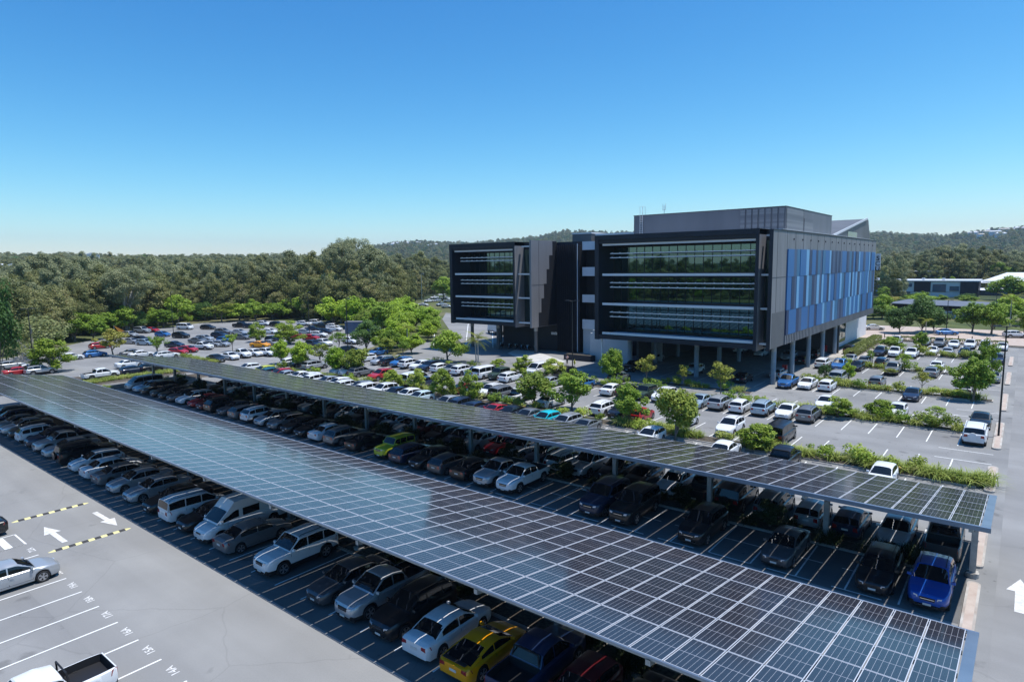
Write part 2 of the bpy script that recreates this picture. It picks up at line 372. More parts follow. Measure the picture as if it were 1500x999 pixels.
# speed humps
def hump(u, label):
    root = empty('speed_hump', (u, 11.5, .004)); y = 0; k = 0; A = MB(); Bk = MB(); n = 13; L = 4.75/n
    for k in range(n):
        y0, y1 = k*L, (k+1)*L-.01
        w0 = .05 if k == 0 else .19; w1 = .05 if k == n-1 else .19
        t = (A if k % 2 == 0 else Bk)
        h0 = .01 if k == 0 else .06; h1 = .01 if k == n-1 else .06
        t.add([(-w0,y0,0),(w0,y0,0),(w1,y1,0),(-w1,y1,0),(-w0*.4,y0,h0),(w0*.4,y0,h0),(w1*.4,y1,h1),(-w1*.4,y1,h1)],
              [(0,3,2,1),(4,5,6,7),(0,1,5,4),(1,2,6,5),(2,3,7,6),(3,0,4,7)])
    A.build('yellow_band', M['yellow'], root); Bk.build('black_band', M['blackrub'], root)
    tag(root, label, 'speed hump', 'speed humps across the aisle')
hump(-54.6, 'yellow and black speed hump, the farther of the two, ending at the grey sedan')
hump(-46.75, 'yellow and black speed hump, the nearer of the two, below the white vans')

# kerb islands along the side road
def island(u0, u1, v0, v1, label, dirt=True):
    b = MB(); n = 6; r = (u1-u0)/2; pts = []
    for i in range(n+1): a = PI+PI*i/n; pts.append(((u0+u1)/2+r*math.cos(a), v0+r+r*math.sin(a)))
    for i in range(n+1): a = PI*i/n; pts.append(((u0+u1)/2+r*math.cos(a), v1-r+r*math.sin(a)))
    m = len(pts)
    b.add([(x, y, 0) for x, y in pts]+[(x, y, .14) for x, y in pts], [(i, (i+1) % m, m+(i+1) % m, m+i) for i in range(m)]+[tuple(range(m, 2*m))])
    cx, cy = (u0+u1)/2, (v0+v1)/2
    b.add([(cx+(x-cx)*.62, cy+(y-cy)*.95, .144) for x, y in pts], [tuple(range(m))], 1)
    tag(b.build('kerb_island', [M['kerb'], M['brick']]), label, 'kerb island', 'kerb islands along the side road')
island(-1.45,-.85,34.6,41.2,'long pale kerb island beside the bright blue hatchback')
island(-1.45,-.85,43.4,50.2,'pale kerb island behind the end post of the far solar canopy')
island(-1.5,-.8,58.5,66.0,'pale kerb island at the end of the strap-leaf hedge nearest the canopy')
island(-1.5,-.8,72.4,84.6,'long pale kerb island at the foot of the lamp pole')
island(-1.4,-.8,91.4,103.2,'pale kerb island beside the silver car under trees')
island(-1.4,-.8,111.0,123.4,'pale kerb island next to the grey sedan in the back rows')
island(-1.4,-.8,131.0,143.4,'farthest pale kerb island beside the navy four-wheel drive')

def bed(name, u0, u1, v0, v1):
    b = MB(); b.box(u0, u1, v0, v1, 0, .12); b.box(u0+.14, u1-.14, v0+.14, v1-.14, .121, .16, 1)
    tag(b.build(name, [M['kerb'], M['mulch']]), kind='structure')
bed('garden_bed', -96, -2, 22.9, 24.2)
bed('garden_bed', -103.5, -2, 41.35, 42.75)
bed('garden_bed', -104, -2, 59.2, 61.2)
bed('garden_bed', -56, -3, 77.6, 79.0)
for v in (96.6, 116.4, 136.6): bed('garden_bed', -26, -2.2, v, v+1.3)
bed('garden_bed', -108, -103.5, 33, 52)
bed('garden_bed', -99, -57, 79.6, 81.4)
bed('garden_bed', -121.5, -110, 34, 50)
bed('garden_bed', -44, -27.6, 84.6, 85.9)
bed('garden_bed', -24.9, -22.9, 128, 160)
bed('garden_bed', -24, 10, 158.8, 161.6)

# wheel stops
stop = MB(); stop.hexa([(-.83,-.08,0),(.83,-.08,0),(.83,.08,0),(-.83,.08,0),(-.8,-.05,.1),(.8,-.05,.1),(.8,.05,.1),(-.8,.05,.1)])
sm = stop.mesh('wheel_stop', M['kerb'])
for v, ks in ((58.7, range(2, 14)), (61.45, range(12, 20)), (77.0, (1,2,3,4,5,6,9,12)), (79.3, (2,3,4,6,7)), (96.0, (1,2,4,5)), (98.2, (1,4,6)), (116.0, (1,2,5)), (41.0, (3,5,8,9))):
    for k in ks:
        o = obj('wheel_stop', sm); o.location = (-2.8-2.5*k, v, .004)
        row = {58.7: 'sunny row behind the far canopy', 61.45: 'hedge row by the round shrubs', 77.0: 'empty bays in front of the long hedge', 79.3: 'bays behind the long hedge', 96.0: 'bays right of the building columns', 98.2: 'bays behind the third hedge', 116.0: 'back rows by the building', 41.0: 'shaded bays under the far canopy'}[v]
        tag(o, 'low concrete wheel stop in the %s' % row, 'wheel stop', 'concrete wheel stops, '+row)

# ------------------------------------------------------------------ solar canopies
PU, PS = 1.215, None
def canopy(label, u1, n, vf, vb, hf, hb, postv, fh=.2):
    root = empty('solar_canopy', (u1, vf, 0))
    sl = math.hypot(vb-vf, hf-hb); ang = math.atan2(hf-hb, vb-vf); ps = sl/5
    # one panel: glass inset in an aluminium frame, built flat then tilted
    b = MB(); w, l, e, t = PU-.05, ps-.034, .022, .035
    b.quad((-w/2,0,t),(w/2,0,t),(w/2-e,e,t),(-w/2+e,e,t),1); b.quad((w/2,0,t),(w/2,l,t),(w/2-e,l-e,t),(w/2-e,e,t),1)
    b.quad((w/2,l,t),(-w/2,l,t),(-w/2+e,l-e,t),(w/2-e,l-e,t),1); b.quad((-w/2,l,t),(-w/2,0,t),(-w/2+e,e,t),(-w/2+e,l-e,t),1)
    b.quad((-w/2+e,e,t-.003),(w/2-e,e,t-.003),(w/2-e,l-e,t-.003),(-w/2+e,l-e,t-.003),0)
    b.quad((-w/2,l,0),(w/2,l,0),(w/2,0,0),(-w/2,0,0),2)
    for p, q in (((-w/2,0),(w/2,0)),((w/2,0),(w/2,l)),((w/2,l),(-w/2,l)),((-w/2,l),(-w/2,0))):
        b.quad((p[0],p[1],0),(q[0],q[1],0),(q[0],q[1],t),(p[0],p[1],t),1)
    me = b.mesh('solar_panel', [M['cells'], M['alu'], M['under']])
    uv = me.uv_layers.new(name='UVMap'); c = 4*4
    for i, (x, y) in enumerate(((0,0),(1,0),(1,1),(0,1))): uv.data[c+i].uv = (x, y)
    rest = MB(); uvs = []
    cells = [(i, j) for i in range(n) for j in range(5)]
    cells.sort(key=lambda c: (c[0]*PU)**2+((vf+c[1]*ps)-0)**2)
    def place(i, j):
        return (-PU*(i+.5), j*ps*math.cos(ang), hf-j*ps*math.sin(ang))
    for i, j in cells[:100]:
        o = obj('solar_panel', me, root); o.location = place(i, j); o.rotation_euler = (-ang, 0, 0)
    mv = [v.co.copy() for v in me.vertices]; mf = [tuple(p.vertices) for p in me.polygons]; mm = [p.material_index for p in me.polygons]
    rot = Matrix.Rotation(-ang, 3, 'X')
    for i, j in cells[100:]:
        P0 = Vector(place(i, j)); o_ = len(rest.v)
        # tiny leftover misalignments, as bolted panels have
        jz = random.uniform(-.004, .004)
        rest.v += [tuple(rot @ v+P0+Vector((0, 0, jz))) for v in mv]; rest.f += [tuple(k+o_ for k in f) for f in mf]; rest.m += mm
    rme = rest.mesh('solar_panel', [M['cells'], M['alu'], M['under']])
    uv = rme.uv_layers.new(name='UVMap'); nl = sum(len(f) for f in mf); arr = np.zeros(len(rme.loops)*2, dtype=np.float32)
    tmpl = np.zeros(nl*2, dtype=np.float32); tmpl[c*2:c*2+8] = (0,0,1,0,1,1,0,1)
    arr[:] = np.tile(tmpl, len(cells)-100); uv.data.foreach_set('uv', arr)
    o = obj('solar_panel', rme, root); o['kind'] = 'stuff'
    Lu = n*PU
    def zat(v): return hf-(v/(vb-vf))*(hf-hb)
    # purlins along the canopy
    for k in range(6):
        v = (vb-vf)*min(max(k/5, .015), .985); z = zat(v)
        q = MB(); q.box(-Lu, 0, v-.04, v+.04, z-.2, z-.012); q.build('purlin', M['steel'], root)
    # gutter / fascia on the front edge and flashing on the two ends
    q = MB(); q.box(-Lu-.02, .42, -.12 if fh > .1 else -.06, -.02, zat(0)-fh, zat(0)+.03); q.build('front_fascia', M['flash'], root)
    q = MB(); q.box(-Lu-.02, .4, vb-vf+.03, vb-vf+.16, zat(vb-vf)-.16, zat(vb-vf)-.02); q.build('gutter', M['flash'], root)
    for s, a, c_ in ((1, .03, .4), (-1, -Lu-.4, -Lu-.03)):
        q = MB(); q.hexa([(a,0,zat(0)-.05),(c_,0,zat(0)-.05),(c_,vb-vf,zat(vb-vf)-.05),(a,vb-vf,zat(vb-vf)-.05),(a,0,zat(0)+.012),(c_,0,zat(0)+.012),(c_,vb-vf,zat(vb-vf)+.012),(a,vb-vf,zat(vb-vf)+.012)])
        q.build('end_flashing', M['flash'], root)
    # posts with rafters and braces every three bays
    k = 0; u = -.35
    while u > -Lu:
        pv = postv-vf; zt = zat(pv)-.45
        q = MB(); q.box(u-.15, u+.15, pv-.15, pv-.11, .3, zt); q.box(u-.15, u+.15, pv+.11, pv+.15, .3, zt); q.box(u-.03, u+.03, pv-.11, pv+.11, .3, zt)
        post = q.build('post', M['steel'], root)
        q = MB(); q.box(u-.26, u+.26, pv-.26, pv+.26, .26, .3); q.cyl(u, pv, 0, .26, .32, n=14); q.build('base_plate', M['kerb'], post)
        q = MB(); q.hexa([(u-.09,.1,zat(.1)-.40),(u+.09,.1,zat(.1)-.40),(u+.09,vb-vf-.1,zat(vb-vf)-.40),(u-.09,vb-vf-.1,zat(vb-vf)-.40),(u-.09,.1,zat(.1)-.2),(u+.09,.1,zat(.1)-.2),(u+.09,vb-vf-.1,zat(vb-vf)-.2),(u-.09,vb-vf-.1,zat(vb-vf)-.2)])
        q.build('rafter', M['steel'], root)
        for s in (-1, 1):
            q = MB(); q.tube([(u, pv+s*.1, zt-.9), (u, pv+s*1.6, zat(pv+s*1.6)-.4)], .05, 6); q.build('brace', M['steel'], root)
        q = MB(); q.tube([(u-.1, pv, zt-.5), (u-.9, pv, zt+.2)], .05, 6); q.build('brace', M['steel'], root)
        u -= 7.5; k += 1
    tag(root, label, 'solar canopy', 'solar parking canopies')
    return root
canopy('nearer solar panel canopy sloping over the row of cars along the pale aisle', -.95, 85, 17.66, 29.4, 4.95, 3.05, 23.5, .05)
canopy('farther solar panel canopy behind the first one, over two dark rows of cars', -.95, 87, 36.3, 47.9, 4.95, 3.05, 42.1)
# ------------------------------------------------------------------ office building
M['greypan'] = noisy('grey_cladding', (.205,.207,.222), (.24,.243,.258), .25, 4, .55, c3=(.185,.188,.20), scale2=.6, stretch=(1,1,.25))
M['greydark'] = noisy('dark_grey_cladding', (.115,.118,.127), (.14,.143,.152), .3, 4, .55)
M['plant'] = noisy('plant_room_metal', (.135,.14,.165), (.165,.17,.195), .3, 5, .5, stretch=(1,1,.2))
M['louvre'] = noisy('louvre_metal', (.13,.135,.16), (.21,.215,.235), 2.2, 2, .5, stretch=(.01,.01,1))
M['navy'] = noisy('navy_cladding', (.014,.018,.028), (.020,.025,.038), .4, 4, .45)
M['ink'] = simple('ink_cladding', (.010,.012,.017), .6)
M['joint'] = simple('panel_joint', (.07,.075,.085), .8)
M['winglass'] = simple('window_glass', (.004,.008,.009), .02, 0, 0, .8)
for k_ in ('winglass',):
    M[k_].node_tree.nodes['Principled BSDF'].inputs['Specular Tint'].default_value = (.55, .95, .88, 1); M[k_].node_tree.nodes['Principled BSDF'].inputs['IOR'].default_value = 2.0
M['mull'] = simple('mullion', (.018,.020,.024), .4, .4)
M['sill'] = simple('white_louvre', (.66,.68,.72), .45)
M['grating'] = noisy('grating', (.36,.44,.56), (.46,.54,.66), 9, 2, .5)
M['spandrel'] = noisy('pale_spandrel', (.50,.56,.64), (.56,.62,.70), .5, 3, .55)
M['palewall'] = noisy('pale_wall', (.42,.46,.50), (.47,.51,.55), .4, 4, .7)
M['col'] = noisy('painted_column', (.22,.28,.34), (.26,.32,.38), .8, 3, .6)
M['colcap'] = noisy('concrete_column', (.36,.36,.36), (.42,.42,.42), .8, 3, .8)
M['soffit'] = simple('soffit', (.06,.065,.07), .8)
M['slabm'] = simple('roof_metal', (.55,.57,.60), .5)
M['white2'] = noisy('white_render', (.66,.67,.69), (.72,.73,.75), .3, 4, .7)
BL = [simple('blue_mid', (.026,.140,.365), .45), simple('blue_navy', (.016,.040,.115), .45), simple('blue_sky', (.170,.400,.660), .45), simple('blue_steel', (.055,.10,.20), .45), simple('blue_teal', (.035,.150,.300), .45)]

ob = empty('office_building', (-26.3, 88, 0)); OX, OY = -26.3, 88
def part(name, b, mats, parent=None, **k):
    """coordinates are written in scene metres, stored relative to the building"""
    b.v = [(x-OX, y-OY, z) for x, y, z in b.v]
    return b.build(name, mats, parent if parent is not None else ob, **k)
def pbox(name, mat, *a, parent=None):
    b = MB(); b.box(*a); return part(name, b, mat, parent)

SILLS = (6.35, 11.0, 15.6); THIN = (9.1, 9.8, 13.75, 14.45, 18.35, 19.0)
def wing(u0, u1, v0, v1, rec, blade_side):
    zt = 21.9
    pbox('roof_slab', M['navy'], u0, u1, v0, v1, zt-.75, zt)
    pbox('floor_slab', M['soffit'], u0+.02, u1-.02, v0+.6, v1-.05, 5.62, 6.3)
    pbox('front_beam', M['navy'], u0+.7, u1-.45, v0+.05, v0+.6, 5.62, 6.25)
    pbox('side_fin', M['navy'], u0-.02, u0+.7, v0-.02, v0+rec+6, 5.5, zt+.02)
    b = MB(); b.box(u1-.42, u1, v0-.02, v0+5.4, 5.4, zt+.03); part('side_fin', b, M['greypan'])
    pbox('fin_edge', M['navy'], u1-.45, u1+.01, v0-.06, v0-.021, 5.4, zt+.03)
    pbox('roof_fascia', M['navy'], u0-.02, u1-.46, v0-.05, v0-.001, zt-.70, zt+.02)
    pbox('ceiling_panel', M['ink'], u0+.7, u1-.42, v0+.1, v0+rec, zt-1.3, zt-.76)
    # glazing, storey by storey
    g0, g1, gv_ = u0+.7, u1-.42, v0+rec
    pbox('core_wall', M['ink'], g0, g1, gv_+.3, v1-.4, 6.31, zt-.76)
    for i, (z0, z1) in enumerate(((6.7, 10.7), (11.4, 15.3), (16.0, 20.1))):
        w_ = MB(); w_.quad((g0, gv_, z0), (g1, gv_, z0), (g1, gv_, z1), (g0, gv_, z1)); pane = part('window', w_, M['winglass'])
        f = MB(); x = g0
        while x < g1: f.box(x-.035, x+.035, gv_-.08, gv_-.005, z0, z1); x += 1.38
        f.box(g0, g1, gv_-.081, gv_-.004, z0+2.75, z0+2.82); f.box(g0, g1, gv_-.083, gv_-.003, z0-.06, z0+.05); f.box(g0, g1, gv_-.083, gv_-.003, z1-.05, z1+.06)
        f.v = [(a-OX, b_-OY, c) for a, b_, c in f.v]; f.build('window_frame', M['mull'], pane)
        pbox('spandrel', M['ink'], g0, g1, gv_+.02, gv_+.29, z1, (11.4, 16.0, 20.6)[i])
    pbox('spandrel', M['ink'], g0, g1, gv_+.02, gv_+.29, 6.31, 6.7)
    for z in SILLS:
        a = pbox('sunshade', M['sill'], u0+1.2, u1-.46, v0+.3, v0+.42, z, z+.36)
        b = MB(); b.box(u0+2.6, u1-.46, v0+.42, v0+2.4, z+.22, z+.30); part('grating', b, M['grating'], a)
        for k in range(int((u1-u0)/3)): pass
    pbox('sunshade', M['sill'], u0+1.2, u1-.46, v0+.3, v0+.42, 20.3, 20.68)
    for z in THIN:
        b = MB(); b.box(u0+2.2, u1-.46, v0+.95, v0+1.05, z, z+.13); x = u0+2.4
        while x < u1-.6: b.box(x-.03, x+.03, v0+1.05, v0+1.5, z+.13, z+.22); x += 1.38
        part('sunshade_bar', b, M['sill'])
wing(-53.6, -28.1, 88, 161.4, 4.8, 1)
wing(-94.4, -77.0, 97, 130, 5.6, 1)
# slots beside the wings: recessed dark glass between the blade walls
for (a, c, v) in ((-28.1, -26.75, 88), (-77.0, -73.45, 97)):
    pbox('slot_wall', M['ink'], a, c, v+3.0, v+5.4, 5.65, 21.7)
    for z0, z1 in ((6.6,10.9),(11.3,15.5),(15.95,20.4)):
        w_ = MB(); w_.quad((a+.02, v+2.95, z0), (c-.02, v+2.95, z0), (c-.02, v+2.95, z1), (a+.02, v+2.95, z1)); part('window', w_, M['winglass'])
    for z in (6.2, 11.0, 15.6): pbox('sunshade', M['sill'], a+.1, c-.03, v+.9, v+1.5, z, z+.26)
    pbox('sunshade', M['sill'], a+.4, c-.03, v+1.6, v+2.2, 20.9, 21.15)
# long side wall with the blue cladding
pbox('side_wall', M['greypan'], -26.75, -26.3, 88, 161.5, 5.75, 21.62)
pbox('fin_edge', M['navy'], -26.78, -26.28, 87.93, 87.999, 5.5, 21.7)
pbox('parapet', M['navy'], -26.8, -26.24, 88, 161.55, 21.621, 21.74)
pbox('lower_panel', M['greydark'], -26.299, -26.27, 88.5, 94.2, 5.76, 10.6)
b = MB()
for k in range(16): v = 94.3+4.18*k; b.box(-26.299, -26.28, v-.04, v+.04, 19.25, 21.6)
b.box(-26.299, -26.28, 89.9, 89.98, 5.76, 21.6); b.box(-26.299, -26.281, 88.1, 94.2, 15.3, 15.38); b.box(-26.299, -26.279, 94.2, 94.3, 5.76, 19.2)
for k in range(14): v = 97.4+4.6*k; b.cyl(-26.25, v, 20.5, 20.75, .09, n=8)
part('panel_joint', b, M['joint'])
b = MB(); v = 94.35
while v < 161.3: b.box(-26.299, -26.12, v, v+.42, 5.78, 7.05); v += .84
part('ribbed_cladding', b, M['greypan'])
for z0, z1, sh in ((15.33, 19.2, 1), (10.62, 15.29, 2), (7.08, 10.58, 3)):
    rr = random.Random(sh); b = MB(); v = 94.5; last = -1
    while v < 160.2:
        c = rr.choice([0,0,0,1,2,2,3,4,1]);
        if c == last: c = (c+2) % 5
        wd = {0: rr.uniform(1.4,2.9), 1: rr.uniform(.8,1.3), 2: rr.uniform(.8,1.2), 3: rr.uniform(.7,1.2), 4: rr.uniform(1,1.8)}[c]
        wd = min(wd*1.35, 160.3-v); dx = rr.choice((.10,.13,.16))
        b.box(-26.299, -26.299+dx+.03, v, v+wd-.02, z0, z1, c); v += wd; last = c
    part('blue_cladding', b, BL)
# roofs and plant rooms
pbox('roof', M['slabm'], -53.4, -26.8, 94, 161.3, 21.91, 21.98)
pl = pbox('plant_room', M['plant'], -54.2, -28.8, 102, 131, 21.9, 25.7)
b = MB()
for k in range(7): u = -35.6+.98*k; b.box(u, u+.72, 101.86, 101.999, 22.1, 25.55)
part('rib', b, M['louvre'], pl)
pbox('louvre_panel', M['louvre'], -28.799, -28.72, 102.3, 111.5, 22.1, 25.5, parent=pl)
pbox('louvre_panel', M['louvre'], -28.799, -28.73, 112.2, 117.6, 22.1, 24.4, parent=pl)
b = MB(); b.box(-28.799, -28.74, 111.6, 111.8, 21.99, 25.7); b.box(-54.25, -28.75, 101.9, 131.1, 25.70, 25.78); part('trim', b, M['joint'], pl)
b = MB(); b.add([(-29,133,22),(-29,170,22),(-29,167,26.6),(-29,164.6,26.75),(-42,133,22),(-42,170,22),(-42,167,26.6),(-42,164.6,26.75)], [(0,1,2,3),(7,6,5,4),(0,3,7,4),(1,5,6,2),(2,6,7,3)])
sk = part('skillion_roof', b, M['greydark'])
b = MB(); b.hexa([(-28.93,132.8,21.99),(-28.7,132.8,21.99),(-28.7,164.6,26.6),(-28.93,164.6,26.6),(-28.93,132.8,22.4),(-28.7,132.8,22.4),(-28.7,164.6,27.0),(-28.93,164.6,27.0)]); part('trim', b, M['slabm'], sk)
pbox('window', M['winglass'], -28.99, -28.96, 146, 155, 22.2, 23.4, parent=sk)
b = MB(); b.box(-71, -66.6, 108, 128, 21.9, 23.35); up = part('stair_head', b, M['greydark'])
b = MB(); b.box(-71.1, -66.5, 107.9, 128.1, 23.36, 23.6); part('trim', b, M['white2'], up)
pbox('roof', M['slabm'], -66, -53.7, 109, 132, 21.9, 22.9)
pbox('roof_edge', M['white2'], -66.05, -54.3, 108.6, 108.98, 22.6, 23.3)
# middle part between the wings
pbox('blade_wall', M['greypan'], -73.45, -73.05, 97, 105.4, 5.5, 22.1)
b = MB()
for k in (99.4,): b.box(-73.049, -73.03, k, k+.07, 5.6, 22.05)
b.box(-73.049, -73.028, 97.1, 105.3, 13.6, 13.67); part('panel_joint', b, M['joint'])
for z0, z1, v in ((19.3,22.0,104.0),(16.6,19.3,102.9),(13.8,16.6,102.0),(11.0,13.8,101.1),(8.3,11.0,100.2),(5.6,8.3,99.3)):
    pbox('stepped_overlay', M['ink'], -73.049, -73.0, v, 105.38, z0, z1)  # dark overlays standing proud of the wall, stepping wider downwards
pbox('core_wall', M['ink'], -73.4, -53.7, 109, 132, 0, 21.85)
pbox('screen_frame', M['navy'], -73.05, -68.3, 105.5, 108.9, 21.1, 21.85)
for k in range(10):
    b = MB(); u = -72.7+.47*k; b.box(u-.05, u+.05, 105.0, 105.9, .3, 21.3); fin = part('screen_fin', b, M['navy'])
b = MB()
for z in (1.8, 7.0, 12.2, 17.2): b.box(-73.0, -68.3, 105.95, 106.05, z, z+.12)
part('screen_rail', b, M['mull'])
pbox('screen_wall', M['ink'], -73.0, -68.3, 106.4, 108.95, .2, 21.05)
for u in (-68.15, -67.75): 
    b = MB(); b.cyl(u, 105.4, .3, 21.4, .09, n=8); part('downpipe', b, M['spandrel'] if u < -68 else M['navy'])
for i, (z0, z1) in enumerate(((4.9,6.75),(10.1,11.6),(15.2,16.9),(20.2,21.8))):
    pbox('balcony_front', M['spandrel'], -67.4, -53.7, 106, 106.25, z0, z1)
    pbox('balcony_floor', M['soffit'], -67.4, -53.7, 106.26, 108.9, z0+.2, z0+.5)
pbox('ground_wall', M['palewall'], -67.4, -61.4, 106.3, 108.9, 0, 4.89)
pbox('ground_wall', M['palewall'], -60.9, -53.0, 99.2, 99.6, 0, 5.6)
pbox('ground_wall', M['palewall'], -61.4, -60.9, 99.2, 108.9, 0, 5.0)
pbox('ground_wall', M['palewall'], -53.0, -50.0, 104.8, 105.2, 0, 5.6)
pbox('undercroft_wall', M['navy'], -88, -73.1, 106.5, 107.2, 0, 5.62)
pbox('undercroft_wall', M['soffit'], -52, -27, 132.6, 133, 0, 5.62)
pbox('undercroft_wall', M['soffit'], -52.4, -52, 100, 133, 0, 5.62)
pbox('ground_wall', M['white2'], -29.4, -28.9, 133, 170, 0, 5.6)
pbox('ground_wall', M['palewall'], -45, -29.41, 133.1, 133.5, 0, 5.6)
gw = pbox('window', M['winglass'], -28.89, -28.85, 134.6, 147.5, .9, 4.8)
b = MB(); 
for a in ((-28.9,-28.8,134.4,134.6,.7,5.0),(-28.9,-28.8,147.5,147.7,.7,5.0),(-28.9,-28.8,134.6,147.5,4.8,5.0),(-28.9,-28.8,134.6,147.5,.7,.9)): b.box(*a)
part('window_frame', b, M['white2'], gw)
pbox('window', M['winglass'], -38, -30.2, 133.02, 133.09, .5, 4.6)
# columns on their regular grid
for v in (93.8, 103.2, 112.6, 122, 131.4):
    for u in (-27.45, -38.9, -50.4):
        b = MB(); b.cyl(u, v, 0, 4.75, .36, n=18); c = part('column', b, M['col'], smooth=True)
        b = MB(); b.cyl(u, v, 4.75, 5.62, .365, n=18); part('column_head', b, M['colcap'], c, smooth=True)
for u, v in ((-93.2, 102.3), (-85.9, 102.3), (-75.4, 101.5), (-93.2, 112), (-86, 112)):
    b = MB(); b.cyl(u, v, 0, 4.4, .36, n=18); c = part('column', b, M['greydark'], smooth=True)
    b = MB(); b.cyl(u, v, 4.4, 5.7, .40, n=18); part('column_head', b, M['colcap'], c, smooth=True)
b = MB(); b.cyl(-53.1, 89.4, 0, 5.6, .12, n=10); part('pipe_column', b, M['white2'])
# entrance sign strip, ladder, aerial
b = MB(); x = -73.2
for wd in (.34,.2,.3,.12,.3,.3,.26,.3,.2): b.box(x, x+wd, 106.30, 106.38, 3.3, 3.3+(.5 if wd > .15 else .62)); x += wd+.07
b2 = MB(); b2.v = [(p[0]-1.9, p[1]-.0, p[2]) for p in b.v]; b2.f = b.f; b2.m = b.m
part('entrance_lettering', b2, M['sill'])
pbox('light_strip', M['sill'], -72.95, -72.85, 105.3, 105.4, 1.1, 6.3)
b = MB()
for s in (-52.9, -52.4): b.tube([(s, 101.7, 21.9), (s, 101.7, 27.2)], .035, 5)
for k in range(12): b.tube([(-52.9, 101.7, 22.2+k*.3), (-52.4, 101.7, 22.2+k*.3)], .025, 5)
b.tube([(-52.9,101.7,27.2),(-52.9,102.6,27.3),(-52.9,102.8,25.8)], .03, 5); b.tube([(-52.4,101.7,27.2),(-52.4,102.6,27.3),(-52.4,102.8,25.8)], .03, 5)
part('ladder', b, M['white2'])
b = MB(); b.tube([(-49,103,25.7),(-49,103,27.2)], .05, 6)
for s in (-.25, .25): b.tube([(-49+s,103,26.5),(-49+s,103,27.5)], .04, 6)
b.tube([(-49.3,103,26.5),(-48.7,103,26.5)], .03, 6); part('aerial', b, M['white2'])
# projecting sign at the far corner
sg = pbox('hanging_sign', M['white2'], -26.25, -25.2, 161.0, 161.2, 15.3, 18.9)
for i, s in enumerate('SCU'):
    o = text('sign_letter', s, 1.35, .01, .03, M['ink'] if s != 'C' else M['greypan']); o.parent = sg
    o.location = (-25.72-OX, 160.98-OY, 17.85-i*1.15); o.rotation_euler = (PI/2, 0, 0)
tag(ob, 'large dark office building on columns with a blue striped side wall', 'office building')

# ------------------------------------------------------------------ other buildings
def house_like(name, label, cat, loc, build, group=None):
    root = empty(name, loc); build(root); tag(root, label, cat, group); return root
def two_storey(r):
    b = MB(); b.box(0, 41.5, 0, 14, 0, 7.2); b.build('wall', M['white2'], r)
    b = MB(); b.hexa([(-.5,-.7,7.25),(44.8,-.7,7.25),(44.8,15,7.6),(-.5,15,7.6),(-.5,-.7,7.7),(44.8,-.7,7.7),(44.8,15,8.05),(-.5,15,8.05)]); b.build('roof', M['slabm'], r)
    b = MB(); b.box(-.1, 41.6, -.12, -.001, 2.3, 2.45); b.box(0, 18, -.3, -.001, 0, 2.3); b.build('ground_floor_wall', M['greydark'], r)
    for x0, x1, z0, z1, mm in ((1,5.2,3.6,6.2,'winglass'),(7.6,12.6,3.6,6.2,'winglass'),(16,18.6,4.8,6.2,'winglass'),(19.4,26,2.5,7.2,'ink'),(26.8,32,2.6,5.9,'winglass'),(33.4,37,3.0,5.0,'winglass')):
        b = MB(); b.box(x0, x1, -.16, -.02, z0, z1); w_ = b.build('window', M[mm] if mm != 'winglass' else M['bluewin'], r)
        b = MB()
        for z in (z0, z1): b.box(x0-.06, x1+.06, -.2, -.161, z-.06, z+.06)
        b.build('window_frame', M['mull'], w_)
    b = MB()
    for z in (4.2, 4.8, 5.4): b.box(9.2, 11.6, -.24, -.205, z, z+.22)
    b.build('sign_bars', M['white2'], r)
    b = MB(); b.hexa([(37.4,-.5,0),(44,-.5,0),(44,14.2,0),(37.4,14.2,0),(37.4,-.5,7.2),(44.4,-.5,7.2),(44.4,14.2,7.2),(37.4,14.2,7.2)]); b.build('end_wall', M['navy'], r)
    for x in (3, 14, 22, 30):
        b = MB(); b.box(x, x+1.1, 4, 5.4, 7.9, 8.7); b.build('roof_unit', M['white2'], r)
M['bluewin'] = simple('blue_window', (.05,.11,.19), .08, 0, 0, .9)
house_like('office_block', 'long white two-storey block with dark end wall and blue windows beyond the car park', 'building', (-60.6, 356, 0), two_storey)
def low_bld(r):
    b = MB(); b.box(0, 24, 0, 10, 0, 3.6); b.build('wall', M['white2'], r)
    b = MB(); b.box(-.02, 24.02, -.05, -.001, 2.1, 3.58); b.box(24.001, 24.05, 0, 10, 2.1, 3.55); b.build('window_band', M['ink'], r)
    b = MB(); b.hexa([(-1,-1.2,3.62),(25,-1.2,3.62),(25,11,4.4),(-1,11,4.4),(-1,-1.2,3.8),(25,-1.2,3.8),(25,11,4.6),(-1,11,4.6)]); b.build('roof', M['plant'], r)
    for x in (12.5, 16.5, 20):
        b = MB(); b.box(x, x+1.9, -.08, -.051, .5, 1.8); b.build('window', M['bluewin'], r)
rl = house_like('pavilion', 'low grey-roofed pavilion half hidden behind the round dark trees', 'building', (-33, 236, 0), low_bld); rl.rotation_euler = (0, 0, rad(-22))
def hip(r):
    b = MB(); b.box(0, 24, 0, 18, 0, 6.6); b.build('wall', M['palewall'], r)
    b = MB(); b.box(9, 24.05, -.05, -.001, .5, 6.4); b.build('dark_panel', M['ink'], r)
    b = MB(); b.add([(-2,-2,6.7),(26,-2,6.7),(26,20,6.7),(-2,20,6.7),(7,9,10.6),(17,9,10.6)], [(0,1,5,4),(1,2,5),(2,3,4,5),(3,0,4),(3,2,1,0)]); b.build('roof', M['white2'], r)
    b = MB(); b.add([(-5,-3,5.9),(7,-3,5.9),(7,9,5.9),(-5,9,5.9),(1,3,8.0)], [(0,1,4),(1,2,4),(2,3,4),(3,0,4),(3,2,1,0)]); b.build('porch_roof', M['white2'], r)
house_like('community_hall', 'building with a bright white hipped roof and pale grey wall behind trees', 'building', (-14.5, 388, 0), hip)
